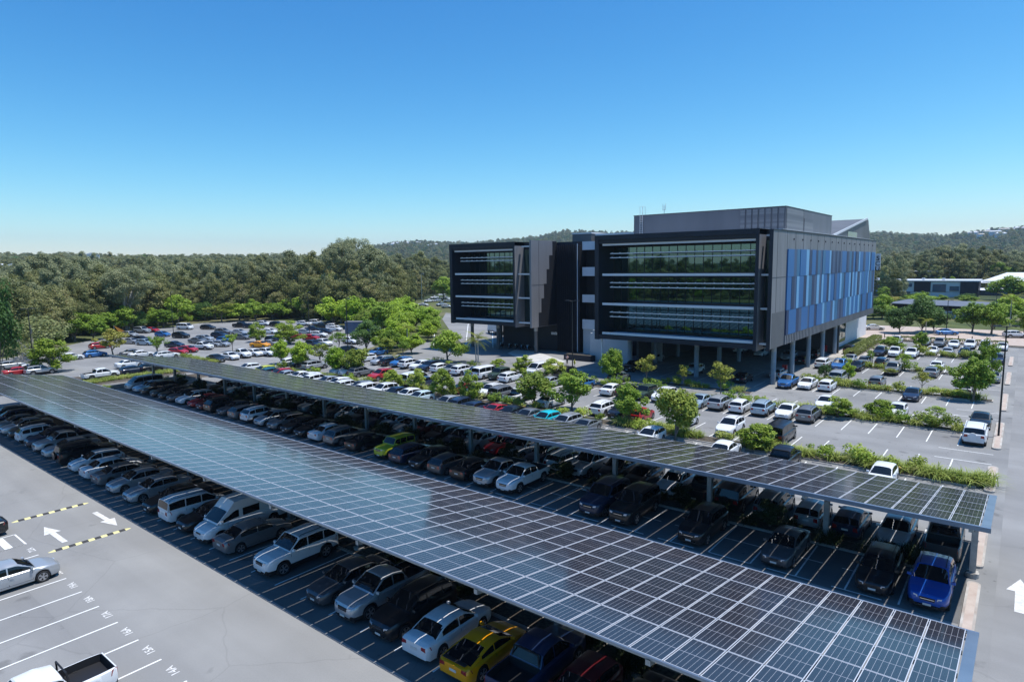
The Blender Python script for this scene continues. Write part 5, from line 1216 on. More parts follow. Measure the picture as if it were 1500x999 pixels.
def make_tree(kind, seed, Ht=5., Wd=4., zb=1.2, ncl=26, rcl=.62, leaves=2400, leaf=.13, limbs=7, mat='mid', bark='bark', trunk=.11, shape=1., name='tree'):
    r = np.random.default_rng(seed); rr = random.Random(seed)
    cl = []
    zc, rz, rx = (zb+Ht)/2, (Ht-zb)/2, Wd/2
    # a handful of leading lobes give an uneven outline
    even = name == 'round_shrub'
    lobes = [] if even else [(rr.uniform(0, 2*PI), rr.uniform(-.5, .9), rr.uniform(.75, 1.12)) for _ in range(7)]
    while len(cl) < ncl:
        a, q = rr.uniform(0, 2*PI), rr.uniform(-1, 1)
        ext = .98 if even else .78
        for la, lq, le in lobes:
            da = abs((a-la+PI) % (2*PI)-PI)
            if da < .8 and abs(q-lq) < .5: ext = max(ext, le)
        rho = ext*rr.uniform(.45, 1.0)**.6; h = math.sqrt(max(0, 1-q*q))
        prof = (1-.25*q*shape)
        cl.append((rho*h*rx*math.cos(a)*prof, rho*h*rx*math.sin(a)*prof, zc+q*rz*.86*rho+0, rcl*rr.uniform(.6, 1.25)))
    cl.append((0, 0, zc, rcl*1.6)); cl = np.array(cl)
    cl[:, :2] *= (rx/ (np.abs(cl[:, 0]).max()+rcl*.8))
    q = leaf_quads(r, cl, leaves, leaf)
    crown = fast_mesh('crown', q, None, LM[mat])
    b = MB(); top = zc+rz*.2; lean = (rr.uniform(-.12, .12), rr.uniform(-.12, .12))
    b.tube([(0,0,-.1), (lean[0]*.5, lean[1]*.5, zb*.6), (lean[0], lean[1], zb), (lean[0]*1.6, lean[1]*1.4, top)], [trunk*1.25, trunk, trunk*.85, trunk*.3], 7)
    for i in range(limbs):
        t = cl[rr.randrange(len(cl))]; z0 = zb*rr.uniform(.6, 1.15)
        b.tube([(lean[0]*.8, lean[1]*.8, z0), (t[0]*.45, t[1]*.45, (z0+t[2])/2+.05), (t[0]*.9, t[1]*.9, t[2])], [trunk*.5, trunk*.33, trunk*.12], 5)
    tr = b.mesh('trunk', M[bark], True)
    root = bpy.data.objects.new(name, None)
    for nm, me in (('trunk', tr), ('crown', crown)):
        o = obj(nm, me, root, link=False); KIDS.setdefault(root.name, []).append(o)
    root['h0'] = Ht; root['w0'] = Wd
    return root
TV = {}
def variants(kind, n, **k): TV[kind] = [make_tree(kind, 100+i*7+len(kind)*31, **k) for i in range(n)]
variants('round', 3, Ht=4, Wd=3, zb=.25, ncl=46, rcl=.40, leaves=6500, leaf=.085, mat='round', limbs=4, name='round_shrub')
variants('shadeshrub', 2, Ht=4, Wd=3, zb=.25, ncl=30, rcl=.42, leaves=3500, leaf=.10, mat='shade', limbs=4, name='leafy_shrub')  # shrub copy with canopy shade put into its leaf colour
variants('mid', 3, Ht=5, Wd=4.4, zb=.75, ncl=34, leaves=5600, leaf=.12, mat='mid')
variants('bright', 2, Ht=5, Wd=4, zb=.6, ncl=34, leaves=5600, leaf=.12, mat='bright')
variants('mixed', 2, Ht=5, Wd=4.5, zb=.4, ncl=36, leaves=6000, leaf=.12, mat='mixed')
variants('dark', 2, Ht=6, Wd=5, zb=.6, ncl=34, rcl=.8, leaves=6000, leaf=.12, mat='dark')
variants('bigdark', 2, Ht=8, Wd=7, zb=.8, ncl=44, rcl=1.1, leaves=9000, leaf=.17, mat='dark')
variants('small', 2, Ht=4, Wd=3, zb=1.3, ncl=16, rcl=.42, leaves=1300, leaf=.10, mat='mid', trunk=.06)
variants('yellow', 1, Ht=6, Wd=5, zb=1.2, leaves=3600, leaf=.14, mat='yellow')
variants('yellow2', 2, Ht=4.5, Wd=2.8, zb=1.5, ncl=20, rcl=.42, leaves=1600, leaf=.09, mat='yellow2', trunk=.05)
variants('sparse', 2, Ht=6, Wd=6, zb=.8, ncl=30, rcl=.7, leaves=2600, leaf=.11, mat='sparse', bark='palebark')
variants('eucal', 2, Ht=24, Wd=19, zb=6, ncl=60, rcl=1.9, leaves=26000, leaf=.19, mat='eucal', bark='palebark', trunk=.5, limbs=16, shape=.3)
variants('forest', 4, Ht=14, Wd=8, zb=1.5, ncl=34, rcl=1.35, leaves=9000, leaf=.17, mat='forest', bark='palebark', trunk=.16, limbs=6)

def put_tree(kind, u, v, h, w_, label, cat='tree', group=None, i=None):
    p = random.choice(TV[kind]) if i is None else TV[kind][i % len(TV[kind])]
    c = p.copy(); C.objects.link(c)
    for ch in KIDS[p.name]: d = ch.copy(); C.objects.link(d); d.parent = c
    for k in ('h0', 'w0'):
        if k in c: del c[k]
    c.location = (u, v, 0); c.rotation_euler = (0, 0, random.uniform(0, 6.28))
    c.scale = (w_/p['w0'], w_/p['w0'], h/p['h0'])
    tag(c, label, cat, group)
    return c
TREES = [
('round',-132.0,35.8,6.2,5.7,0.3),
('sparse',-147.9,35.3,5.3,6.0,0.0),
('yellow',-146.5,50.5,5.9,5.2,0.0),
('small',-134.1,54.1,4.8,3.7,0.8),
('small',-131.1,68.0,4.1,2.9,1.5),
('round',-143.1,80.5,4.8,3.6,0.3),
('round',-133.6,83.3,5.3,6.2,0.3),
('bright',-106.1,64.2,4.7,3.1,0.4),
('bright',-97.3,62.7,5.2,3.6,0.9),
('yellow2',-95.8,65.5,4.4,3.8,0.6),
('bright',-87.9,63.2,4.9,3.6,1.0),
('small',-114.3,82.8,3.9,3.8,0.0),
('mixed',-83.9,64.3,4.9,4.4,0.9),
('dark',-106.5,84.0,6.2,5.3,0.0),
('bright',-96.1,87.1,4.3,4.1,0.0),
('mid',-82.1,83.2,6.4,5.8,0.0),
('round',-70.2,59.8,2.9,2.6,0.4),
('round',-65.1,59.8,3.5,2.2,0.7),
('round',-59.2,58.9,4.2,2.9,0.6),
('round',-54.8,59.4,4.3,2.6,0.4),
('round',-62.3,80.6,3.1,2.9,0.0),
('round',-56.6,80.7,3.0,3.2,0.0),
('round',-70.7,84.1,1.4,2.3,0.0),
('mixed',-46.4,61.9,4.9,4.6,0.1),
('mid',-41.6,63.1,4.9,4.3,0.0),
('mid',-46.5,81.3,5.6,3.9,1.3),
('yellow2',-41.9,83.1,4.4,2.7,1.1),
('yellow2',-37.0,84.7,3.4,2.0,0.9),
('yellow2',-30.3,81.3,4.6,3.0,1.1),
('mid',-32.9,61.2,4.4,3.2,0.9),
('mixed',-26.2,58.2,5.8,4.3,0.8),
('round',-18.8,59.9,2.6,3.1,0.0),
('round',-15.6,77.4,2.5,2.9,0.0),
('round',-11.8,79.7,2.3,2.7,0.0),
('small',-6.6,81.5,1.8,1.9,0.4),
('dark',-22.2,100.7,2.7,1.7,0.0),
('bright',-19.3,102.6,2.9,1.7,0.8),
('yellow2',-15.4,110.9,1.0,2.3,0.0),
('small',-14.2,117.1,2.8,2.4,1.4),
('yellow2',-10.0,100.4,2.7,2.3,1.0),
('mid',-4.2,96.0,5.8,4.2,1.9),
('mid',-3.8,110.7,6.1,3.1,2.8),
('mid',-15.2,146.8,3.7,2.7,0.3),
('mid',-19.8,142.6,2.9,4.0,0.5),
('small',-19.5,120.2,2.7,1.4,0.9),
('dark',-127.1,27.3,15.8,5.7,3.2),
('sparse',-153.8,38.8,10.3,12.3,0.0),
('mid',-185.2,55.6,7.8,8.6,0.0),
('mid',-184.4,59.5,7.0,6.1,0.4),
('mid',-198.2,66.1,6.7,7.5,0.0),
('mid',-199.4,71.7,7.2,6.8,0.0),
('dark',-201.1,75.0,6.6,7.3,0.0),
('mid',-204.3,84.8,5.9,8.7,0.0),
('mid',-209.9,91.8,10.5,8.3,0.0),
('dark',-218.3,104.2,7.0,6.3,0.0),
('yellow2',-207.3,104.5,6.2,9.1,0.0),
('mid',-207.3,110.5,6.3,9.7,0.0),
('mid',-201.9,113.6,6.9,8.1,0.0),
('mid',-201.8,119.8,6.2,8.2,0.0),
('mid',-201.7,126.3,7.5,9.1,0.0),
('mid',-189.8,126.6,10.0,9.3,0.0),
('bright',-161.4,115.3,9.4,8.6,0.2),
('bright',-151.9,116.1,9.6,9.0,0.0),
('mixed',-140.4,111.8,6.6,7.5,0.1),
('mid',-130.1,108.0,8.1,7.1,0.1),
('bright',-140.4,122.9,8.3,9.9,0.0),
('bright',-129.6,118.3,7.5,8.8,0.3),
('mid',-151.3,142.6,4.5,9.9,0.0),
('mid',-102.0,86.9,5.0,4.3,0.2),
('mid',-590.1,582.4,8.7,26.3,0.0),
('mid',-232.8,234.2,13.3,11.2,0.0),
('mid',-353.4,327.2,5.1,20.3,0.0),
('eucal',-281.1,211.9,20.0,24.4,4.4),
('eucal',-202.9,73.9,20.0,14.3,1.3),
('dark',-248.8,58.3,14.7,8.6,1.2),
('bigdark',-22.9,177.4,6.6,6.4,0.0),
('bigdark',-18.7,180.0,9.5,6.5,0.0),
('bigdark',-16.7,184.8,6.4,6.3,0.0),
('mid',-33.4,221.2,7.9,5.8,1.0),
('mid',-9.3,187.5,7.7,6.5,0.7),
('mid',-5.5,184.6,8.0,7.1,0.0),
('bright',-2.7,227.9,7.7,6.7,0.0),
('mid',-5.0,339.6,10.9,14.3,0.0),
('mid',0.4,188.2,5.6,3.8,0.0),
('mid',-28.9,441.9,7.0,7.4,0.3),
('bright',-30.5,278.4,5.6,8.3,0.0),

]
LOOK = {'round':('round yellow-green shrub','shrub'),'mid':('leafy mid-green tree','tree'),'bright':('bright green leafy tree','tree'),'mixed':('green and rusty leafed tree','tree'),'dark':('dense dark green tree','tree'),
        'bigdark':('big dark round tree','tree'),'small':('slender young green tree','tree'),'yellow':('yellow-flowering tree','tree'),'yellow2':('yellow-green sapling','tree'),'sparse':('thin olive-green tree','tree'),'eucal':('very tall spreading gum tree','tree')}
def zone(u, v):
    if u < -170 or (u < -120 and v > 105): return 'along the bushland edge'
    if u < -120: return 'in the far lot'
    if v < 69: return 'between the two sunny rows'
    if v < 90: return 'in the strip facing the building'
    if v < 100 and u < -90: return 'by the side road'
    if v < 107: return 'in the third hedge strip'
    if v < 125: return 'in the fourth hedge strip'
    if v < 165: return 'near the last parking rows'
    return 'beyond the cross road'
zc_ = {}
TREES = [(k, u, v, h, w_) for (k, u, v, h, w_, _) in TREES if math.hypot(u, v) < 360]
for t in sorted(TREES, key=lambda t: -t[1]): zc_.setdefault((t[0], zone(t[1], t[2])), []).append(t)
for t in TREES:
    k, u, v, h, w_ = t
    if k == 'eucal' and u < -250: u, v, h, w_ = u*.72, v*.72, 31.5, 16.5
    if k == 'eucal' and h < 21: h, w_ = 19.5, 14
    lst = zc_[(k, zone(t[1], t[2]))]; i = lst.index(t); nm, cat = LOOK[k]
    lab = '%s %s' % (nm, zone(t[1], t[2])) if len(lst) == 1 else '%s %s %s, counting from the road end' % (ORD[i % 18], nm, zone(t[1], t[2]))
    put_tree(k, u, v, max(h, 1.2)*1.04, w_*1.2, lab, cat)

for i, (u, v, k, h, w_) in enumerate(((-106,92,'bright',6.5,6),(-111,97,'bright',7,6.5),(-116,103,'mid',7.5,6.5),(-121,106,'bright',7,7),(-126,111,'bright',8,7),(-131,116,'mid',8,7),(-137,119,'bright',8.5,8),(-143,124,'bright',9,8),(-149,130,'mid',9,8),(-154,137,'bright',9,8),
        (-109,104,'bright',5,5),(-114,110,'mid',5,5),(-120,116,'bright',5.5,5.5),(-127,122,'mid',6,6),(-134,129,'bright',6.5,6),(-160,128,'mid',9,9),(-150,117,'mid',8,8),(-104,86,'mid',4.5,5),(-100,84,'mixed',3.6,4),(-94,83,'small',3.4,3))):
    nm, cat = LOOK[k]; put_tree(k, u, v, h, w_, nm+' in the thicket left of the far wing', cat, 'thicket beside the side road, '+nm)
xr = random.Random(5)
for i in range(40):
    u, v = xr.uniform(-48, 14), xr.choice((xr.uniform(200, 232), xr.uniform(262, 345)))
    if v < 232 and -30 < u < -8: continue
    k = xr.choice(('mid', 'mid', 'dark', 'bigdark', 'mixed')); nm, cat = LOOK[k]
    put_tree(k, u, v, xr.uniform(4, 6) if v < 240 else xr.uniform(2.6, 4), xr.uniform(5, 8), nm+' in the planting between the pavilion and the two-storey block', cat, 'planting beyond the cross road, '+nm)
# palm by the far wing
def palm(u, v, h, label, nf=13, L=2.3, trunks=1):
    r = empty('palm_tree', (u, v, 0)); rr = random.Random(int(u*10))
    for k in range(trunks):
        ox, oy = (rr.uniform(-.5, .5), rr.uniform(-.5, .5)) if trunks > 1 else (0, 0); hh = h*rr.uniform(.82, 1)
        b = MB(); b.tube([(ox,oy,0),(ox*1.2,oy*1.2,hh*.5),(ox*1.5,oy*1.5,hh)], [.13,.10,.07], 8); b.build('trunk', M['palebark'], r, smooth=True)
        for i in range(nf):
            a = 2*PI*i/nf+rr.uniform(-.2, .2); el = rr.uniform(.1, 1.2); b = MB(); pts = []
            for j in range(9):
                t = j/8; x = L*t*math.cos(el*(1-t*.6)); z = L*t*math.sin(el)-1.5*t*t*(1.3-el*.5); pts.append(Vector((ox*1.5+x*math.cos(a), oy*1.5+x*math.sin(a), hh+z)))
            b.tube(pts, [.025]*9, 4)
            for j in range(1, 9):
                d = (pts[j]-pts[j-1]).normalized(); s = d.cross(Vector((0,0,1))).normalized()
                for q in (0, .5):
                    p0 = pts[j-1].lerp(pts[j], q); ll = .62*math.sin(PI*min(1, (j+q)/9.3))+.12
                    for sd in (-1, 1): b.add([tuple(p0-d*.035), tuple(p0+d*.035), tuple(p0+s*sd*ll+d*.25+Vector((0,0,-.28*ll)))], [(0,1,2)])
            b.build('frond', LM['palm'], r)
    tag(r, label, 'palm tree')
palm(-76.9, 85.7, 4.6, 'clumping palm with yellow-green fronds in front of the far wing', 12, 2.6, 2)
palm(-2.5, 207, 8, 'tall palm with arching fronds among the trees beyond the cross road', 13, 3.4)
palm(-17.5, 176, 3.8, 'small dark palm beside the big round trees at the cross road', 10, 2.0)
palm(-101, 90.5, 5.0, 'palm with drooping fronds among the bright trees by the side road', 11, 2.6)

# strap-leaf clumps in the garden beds
def strap_mesh(seed, n=150, h=.85, sp=1.0, mat='strap'):
    rr = random.Random(seed); Q = []
    for _ in range(n):
        a = rr.uniform(0, 2*PI); x0, y0 = rr.gauss(0, .2), rr.gauss(0, .2); L = h*rr.uniform(.7, 1.15); out = sp*rr.uniform(.25, 1.1); w_ = .026; pts = []
        for j in range(5):
            t = j/4; z = L*(t*1.25-.62*t*t*(.6+out)); rr_ = out*t**1.5; pts.append((x0+rr_*math.cos(a), y0+rr_*math.sin(a), max(z, .02)))
        sx, sy = -math.sin(a)*w_, math.cos(a)*w_
        for j in range(4):
            k0, k1 = 1-.2*j, 1-.25*(j+1)+.05; p, q = pts[j], pts[j+1]
            Q.append([(p[0]-sx*k0, p[1]-sy*k0, p[2]), (p[0]+sx*k0, p[1]+sy*k0, p[2]), (q[0]+sx*k1, q[1]+sy*k1, q[2]), (q[0]-sx*k1, q[1]-sy*k1, q[2])])
    return fast_mesh('strap_leaf_plant', np.array(Q), None, LM[mat])
SM = [strap_mesh(i) for i in range(4)]; SMD = [strap_mesh(i, mat='shade') for i in range(9, 11)]  # second set has the canopy shade painted into the leaves
def shrub_mesh(seed, mat):
    r = np.random.default_rng(seed); cl = np.array([(r.normal()*.32, r.normal()*.32, .35+abs(r.normal())*.22, .27) for _ in range(12)])
    return fast_mesh('low_shrub', leaf_quads(r, cl, 900, .06, .6), None, LM[mat])
SH = [shrub_mesh(i, m) for i, m in enumerate(('strap', 'round', 'mid', 'mixed'))]
def plants(u0, u1, v0, v1, step, where, s=1., p=.92, alt=.3):
    u = u1; sm_ = SMD if 'dark bed' in where else SM
    while u > u0:
        if random.random() < p:
            k = s*random.uniform(.75, 1.25); sh = random.random() < alt and sm_ is SM
            o = obj('low_shrub' if sh else 'strap_leaf_plant', random.choice(SH if sh and sm_ is SM else sm_)); o.location = (u+random.uniform(-.2, .2), random.uniform(v0, v1), .12)
            o.rotation_euler = (0, 0, random.uniform(0, 6.28)); o.scale = (k, k, k*random.uniform(.85, 1.15))
            tag(o, ('rounded low shrub ' if sh else 'arching strap-leaf clump ')+where, 'shrub', ('low shrubs ' if sh else 'strap-leaf clumps ')+where)
        u -= step*random.uniform(.8, 1.2)
plants(-10.5, -1.6, 59.7, 60.8, .62, 'in the long hedge at the road end behind the far canopy', 1.65, 1, .12)
plants(-18, -10.5, 59.8, 60.7, .8, 'in the hedge behind the far canopy', 1.6, .9, .15)
plants(-34, -18, 59.6, 60.8, 1.1, 'in the hedge beside the white sedan and big bushy tree', 1.5, .9, .25)
plants(-100, -36, 59.6, 60.8, 2.3, 'between the two sunny rows', 1.4, .85, .5)
plants(-22, -3.5, 77.9, 78.7, .95, 'in the hedge left of the white four-wheel drive', 1.55, .92, .3)
plants(-54, -24, 77.9, 78.7, 2.2, 'in the strip across the lane from the columns', 1.4, .85, .5)
plants(-43.5, -28, 84.9, 85.6, 1.5, 'in the strip right before the shaded undercroft', 1.5, .85, .5)
plants(-24, -4, 96.9, 97.6, 1.15, 'in the third hedge strip by the pale kerb islands', 1.6, .9, .35)
plants(-24, -4, 116.7, 117.4, 1.4, 'in the fourth hedge strip by the back rows', 1.6, .9, .45)
plants(-22, -4, 136.9, 137.6, 1.7, 'in the fifth hedge strip by the dense rows', 1.8, .9, .55)
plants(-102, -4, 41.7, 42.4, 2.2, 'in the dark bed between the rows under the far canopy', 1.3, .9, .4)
plants(-30, -3, 23.3, 23.9, 2.6, 'in the dark bed under the near canopy', 1.3, .9, .5)
plants(-107, -104, 34, 51, .6, 'beside the far end of the far canopy', 1.2, .8, .1)
for i in range(24):
    u, v = -121+11*random.random(), 34.6+random.random()*14.5
    o = obj('strap_leaf_plant', random.choice(SM)); o.location = (-112.5-(i % 2)*1.3+random.uniform(-.4,.4), 34.5+i*.62, .12); k = random.uniform(1, 1.4); o.scale = (k, k, k*.8); o.rotation_euler = (0,0,i)
    tag(o, 'yellow-green strap-leaf clump in the island beside the white pickup', 'shrub', 'strap-leaf clumps beside the white pickup')
plants(-98, -58, 80, 81, 2.6, 'in the curved bed near the palm', 1.1, .8, .7)
plants(-133, -117, 56.6, 58.2, 1.2, 'in the yellow-green strip before the white pickups', 1.2, .95, .1)
for i in range(16):
    o = obj('strap_leaf_plant', random.choice(SM)); o.location = (-122.9+random.uniform(-.4,.4), 58+i*.85, .02); k = random.uniform(.9, 1.3); o.scale = (k, k, k*.8); o.rotation_euler = (0,0,i)
    tag(o, 'yellow-green strap-leaf clump in the strip behind the far end of the sunny rows', 'shrub', 'strap-leaf clumps behind the far sunny rows')
# taller shrubs in the dark bed that hide the canopy posts
for i in range(16):
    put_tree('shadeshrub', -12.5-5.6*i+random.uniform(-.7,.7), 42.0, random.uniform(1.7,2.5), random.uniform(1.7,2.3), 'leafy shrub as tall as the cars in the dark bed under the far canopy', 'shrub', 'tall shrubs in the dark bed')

# clipped hedge beside the building
def hedge(name, pts, w_, h, label):
    r = np.random.default_rng(5); Q = []; cl = []
    for (a, c) in zip(pts, pts[1:]):
        a, c = np.array(a), np.array(c); L = np.linalg.norm(c-a); n = int(L*260)
        t = r.random(n); nrm = np.array([-(c-a)[1], (c-a)[0]])/L
        s = r.random(n)
        for i in range(n):
            p = a+(c-a)*t[i]; k = r.random()
            if k < .5: off = (r.random()-.5)*w_; z = h+r.normal()*.06
            else: off = (w_/2+r.normal()*.05)*(1 if r.random() < .5 else -1); z = r.random()*h
            cl.append((p[0]+nrm[0]*off, p[1]+nrm[1]*off, z, .05))
    q = leaf_quads(r, np.array(cl), len(cl), .11, .5)
    return tag(obj(name, fast_mesh(name, q, None, LM['hedge'])), label, 'hedge')
hedge('hedge', [(-24.1,127),(-24.3,140),(-24.5,158)], 1.7, 1.3, 'long clipped hedge beside the path at the foot of the building')
hedge('hedge', [(-22,160.2),(-2,160.2)], 1.2, 1.0, 'low clipped hedge behind the last parking row')

# ------------------------------------------------------------------ terrain and bushland
def table(tb, x):
    return interp(tb, x)
TA = [(-900,16),(-300,27),(0,29),(100,29),(300,23),(480,18),(560,13),(660,10),(1280,9),(1400,10),(1700,9),(2600,6)]
TB = [(-900,0),(300,0),(430,2),(500,16),(560,31),(600,35),(700,34),(790,40),(830,47),(900,43),(1285,39),(1320,37),(1380,34),(1420,37),(1460,41),(1500,43),(1700,38),(2600,10)]
def azx(u, v):
    """azimuth about the lookout expressed as tan-angle steps from the main view axis"""
    a = math.atan2(-u, v)-YAW
    a = (a+PI) % (2*PI)-PI
    if abs(a) > 1.35: return -1600. if a > 0 else 3200.
    return 750-math.tan(a)*935.76
def sm(a, b_, x): t = min(1, max(0, (x-a)/(b_-a))); return t*t*(3-2*t)
def ground_z(u, v):
    r = math.hypot(u, v); x = azx(u, v); z = 0
    cx = 1/math.sqrt(1+((x-750)/935.76)**2)   # table heights are per unit of forward distance
    z = max(z, table(TA, x)/935.76*1300*cx*sm(250, 1300, r)*(1-.5*sm(1500, 2600, r)))
    z = max(z, table(TB, x)/935.76*2800*cx*sm(900, 2800, r))
    z += (math.sin(u*.004+1)*math.cos(v*.0053)*6+math.sin(u*.011)*math.sin(v*.009+2)*3)*sm(500, 1500, r)
    return z
M['hills'] = noisy('hill_forest', (.018,.032,.014), (.055,.075,.030), .045, 8, 1., c3=(.035,.05,.02), scale2=.006, lo=.4, hi=.6)
na, nr = 420, 46; V_ = []; F_ = []
rs = [300*(6500/300)**(i/(nr-1)) for i in range(nr)]
for i in range(na):
    t = i/na; a = YAW+PI*(2*t-1)
    # finer steps inside the view
    s_ = (2*t-1); a = YAW+PI*(.45*s_+.55*s_**3)
    for r_ in rs: u, v = -r_*math.sin(a), r_*math.cos(a); V_.append((u, v, ground_z(u, v)-(.5 if r_ < 350 else 0)))
for i in range(na):
    j = (i+1) % na
    for k in range(nr-1): F_.append((i*nr+k, i*nr+k+1, j*nr+k+1, j*nr+k))
me = bpy.data.meshes.new('hills'); me.from_pydata(V_, [], F_); me.materials.append(M['hills']); me.polygons.foreach_set('use_smooth', [True]*len(F_))
tag(obj('hills', me), kind='structure')

def gn_scatter(name, pts, protos, label=None):
    """one 'stuff' object: uncountable bushland trees instanced on its points"""
    me = bpy.data.meshes.new(name); me.from_pydata([p[:3] for p in pts], [], [])
    for an, ty in (('idx', 'INT'), ('rz', 'FLOAT'), ('sc', 'FLOAT_VECTOR')): me.attributes.new(an, ty, 'POINT')
    me.attributes['idx'].data.foreach_set('value', [int(p[3]) for p in pts])
    me.attributes['rz'].data.foreach_set('value', [float(p[4]) for p in pts])
    me.attributes['sc'].data.foreach_set('vector', [c for p in pts for c in (p[5], p[5], p[6])])
    o = obj(name, me); o['kind'] = 'stuff'
    col = bpy.data.collections.new(name+'_kinds')
    for i, m_ in enumerate(protos): col.objects.link(bpy.data.objects.new('%s_kind_%02d' % (name, i), m_))
    ng = bpy.data.node_groups.new(name, 'GeometryNodeTree'); N, L = ng.nodes, ng.links
    ng.interface.new_socket('Geometry', in_out='INPUT', socket_type='NodeSocketGeometry'); ng.interface.new_socket('Geometry', in_out='OUTPUT', socket_type='NodeSocketGeometry')
    gi, go = N.new('NodeGroupInput'), N.new('NodeGroupOutput')
    ip = N.new('GeometryNodeInstanceOnPoints'); ci = N.new('GeometryNodeCollectionInfo'); ci.inputs['Collection'].default_value = col
    ci.inputs['Separate Children'].default_value = True; ci.inputs['Reset Children'].default_value = True
    ip.inputs['Pick Instance'].default_value = True
    def attr(nm, ty): a = N.new('GeometryNodeInputNamedAttribute'); a.data_type = ty; a.inputs['Name'].default_value = nm; return a.outputs['Attribute']
    cx = N.new('ShaderNodeCombineXYZ'); L.new(attr('rz', 'FLOAT'), cx.inputs['Z'])
    L.new(gi.outputs[0], ip.inputs['Points']); L.new(ci.outputs[0], ip.inputs['Instance']); L.new(attr('idx', 'INT'), ip.inputs['Instance Index'])
    L.new(cx.outputs[0], ip.inputs['Rotation']); L.new(attr('sc', 'FLOAT_VECTOR'), ip.inputs['Scale'])
    L.new(ip.outputs[0], go.inputs[0])
    md = o.modifiers.new('scatter', 'NODES'); md.node_group = ng
    return o
def crown_only(seed, leaves, leaf, mat, Ht=14, Wd=9, zb=.5, rcl=1.4, ncl=26):
    r = np.random.default_rng(seed); rr = random.Random(seed); cl = []
    for _ in range(ncl):
        a, q = rr.uniform(0, 2*PI), rr.uniform(-1, 1); h = math.sqrt(1-q*q)*rr.uniform(.4, 1)
        cl.append((h*Wd/2*math.cos(a)*.8, h*Wd/2*math.sin(a)*.8, (Ht+zb)/2+q*(Ht-zb)/2*.88, rcl*rr.uniform(.6, 1.2)))
    return fast_mesh('bush_crown', leaf_quads(r, np.array(cl), leaves, leaf, .5), None, LM[mat])
from mathutils.noise import noise as mnoise
near_k = [crown_only(1, 9000, .17, 'forest', rcl=1.2, ncl=40), crown_only(2, 8500, .17, 'forest', 17, 8, rcl=1.1, ncl=38), crown_only(3, 7000, .19, 'eucal', 18, 10, rcl=1.25, ncl=32), crown_only(4, 8000, .17, 'forest', 12, 10, rcl=1.2, ncl=38), crown_only(5, 8000, .17, 'mid', 11, 8, rcl=1.1, ncl=36), crown_only(6, 6000, .17, 'sparse', 15, 8, rcl=1.1, ncl=28)]
far_k = [crown_only(11, 2300, .34, 'forest', 13, 12, 0, 1.9, 24), crown_only(12, 2200, .34, 'eucal', 14, 13, 0, 2.0, 24), crown_only(13, 2000, .34, 'dark', 12, 12, 0, 2.0, 20)]
EDGE = [(-900,140),(-300,140),(0,168),(60,178),(110,200),(160,214),(240,226),(300,244),(350,238),(425,238),(488,206),(540,200),(560,215),(590,262),(640,395),(700,420),(1270,420),(1290,300),(1310,300),(1335,410),(1500,430),(1560,330),(2600,250)]
pn, pf = [], []
fr = random.Random(11); cnt = 0
def dirpt(x, r_):
    a = YAW-math.atan((x-750)/935.76); return -r_*math.sin(a), r_*math.cos(a)
r_ = 150.
while r_ < 3100:
    step = 5.2+max(0, r_-300)*.011
    x0, x1 = (-500, 2300) if r_ < 500 else (-150, 1700)
    a0, a1 = math.atan((x0-750)/935.76), math.atan((x1-750)/935.76); a = a0
    while a < a1:
        x = 750+math.tan(a)*935.76; e = interp(EDGE, x); rj = r_+fr.uniform(-.5, .5)*step*1.4; a_ = a+fr.uniform(-.5, .5)*step/r_
        a += step/r_
        if rj < e: continue
        u, v = -rj*math.sin(YAW-a_), rj*math.cos(YAW-a_)
        if math.hypot(u+40, v-380) < 0: continue
        if -64 < u < 12 and 345 < v < 412 and rj > 300: continue
        if -470 < u < -400 and 385 < v < 450: continue
        if -690 < u < -590 and 70 < v < 200: continue
        z = ground_z(u, v); nz = mnoise(Vector((u*.017, v*.017, 0))); n2 = mnoise(Vector((u*.03+9, v*.03, 4)))
        if rj < 620:
            front = (rj-e) < 12
            s = fr.uniform(.78, 1.22)*(1+.42*nz)*(.62 if front else 1); pn.append((u, v, z-.3, (fr.choice([0,1,0,3]) if n2 > .12 else fr.choice([2,2,5,1]) if n2 < -.14 else fr.choice([0,1,2,3,4,5])) if not front else fr.choice([3,4,4,0]), fr.uniform(0, 6.28), s*fr.uniform(.8, 1.15), s))
        else:
            s = fr.uniform(.6, 1.05)*(1+.35*nz)*(1+max(0, rj-900)*.00025); pf.append((u, v, z-.6, fr.choice([0,0,1,2]), fr.uniform(0, 6.28), s*fr.uniform(.9, 1.5), s))
    r_ += step
for i in range(1500):     # the bush goes on all round, behind the lookout too
    a_ = random.uniform(YAW+rad(62), YAW+rad(300)); r_ = 150+350*random.random()**1.3
    u, v = -r_*math.sin(a_), r_*math.cos(a_)
    if -152 < u < 18 and -70 < v < 165: continue
    s = fr.uniform(.8, 1.25); pn.append((u, v, ground_z(u, v)-.3, fr.randrange(6), fr.uniform(0, 6.28), s*1.15, s))
gn_scatter('bushland', pn, near_k)
gn_scatter('distant_forest', pf, far_k)
print('forest', len(pn), len(pf))
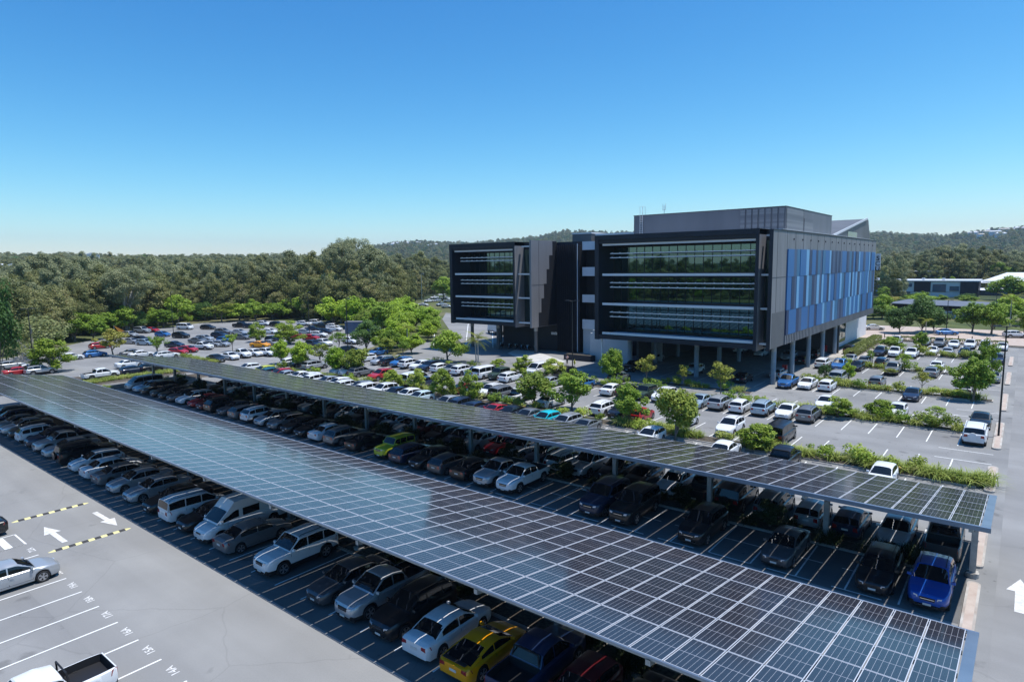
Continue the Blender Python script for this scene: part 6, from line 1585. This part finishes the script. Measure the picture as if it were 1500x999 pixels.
# countable trees along the front of the bushland
for i in range(46):
    x = -40+i*14.2; u, v = dirpt(x, interp(EDGE, x)+random.uniform(2, 14))
    put_tree('forest', u, v, random.uniform(11, 18), random.uniform(7.5, 11), 'tall olive-green bushland tree in the front line beyond the far lot', 'tree', 'front line of bushland trees')

# houses on the distant ridges
def hill_house(x, r_, w_, roofm, i, where):
    u, v = dirpt(x, r_); z = ground_z(u, v)+7
    root = empty('house', (u, v, z), YAW+random.uniform(-.5, .5))
    b = MB(); b.box(-w_/2, w_/2, -5, 5, -7, 4.5); b.build('wall', M['white2'], root)
    b = MB(); b.add([(-w_/2-1,-6,4.5),(w_/2+1,-6,4.5),(w_/2+1,6,4.5),(-w_/2-1,6,4.5),(-w_/2+3,0,7.5),(w_/2-3,0,7.5)], [(0,1,5,4),(1,2,5),(2,3,4,5),(3,0,4),(3,2,1,0)]); b.build('roof', roofm, root)
    tag(root, 'tiny pale house on the %s, among others like it' % where, 'house', 'houses on the '+where)
for i, (x, r_) in enumerate(((1412,2500),(1420,2350),(1428,2450),(1436,2550),(1440,2300),(1447,2450),(1452,2250),(1458,2500),(1463,2350),(1468,2450),(1475,2300),(1479,2550),(1486,2450),(1432,2200),(1460,2150),(1494,2350),(1444,2600),(1471,2600))):
    hill_house(x, r_, random.uniform(16, 30), random.choice([M['white2'], M['slabm'], M['kerb']]), i, 'right-hand ridge')
for i, (x, r_) in enumerate(((577,2450),(584,2500),(600,2400),(616,2450),(641,2350),(634,2200))):
    hill_house(x, r_, random.uniform(14, 28), random.choice([M['white2'], M['slabm']]), i, 'wooded hill left of the building')

# ------------------------------------------------------------------ air
HAZE = 1
if HAZE:
    b = MB(); b.box(-7000, 7000, -7000, 7000, -6, 330)
    o = b.build('haze', []); o['kind'] = 'stuff'
    m = bpy.data.materials.new('haze'); m.use_nodes = True; nt = m.node_tree; nt.nodes.clear()
    out = nt.nodes.new('ShaderNodeOutputMaterial'); pv = nt.nodes.new('ShaderNodeVolumePrincipled')
    pv.inputs['Color'].default_value = (.62, .78, 1, 1); pv.inputs['Density'].default_value = .00009; pv.inputs['Anisotropy'].default_value = .2
    nt.links.new(pv.outputs[0], out.inputs['Volume']); o.data.materials.append(m)
    SC.cycles.volume_step_rate = 1
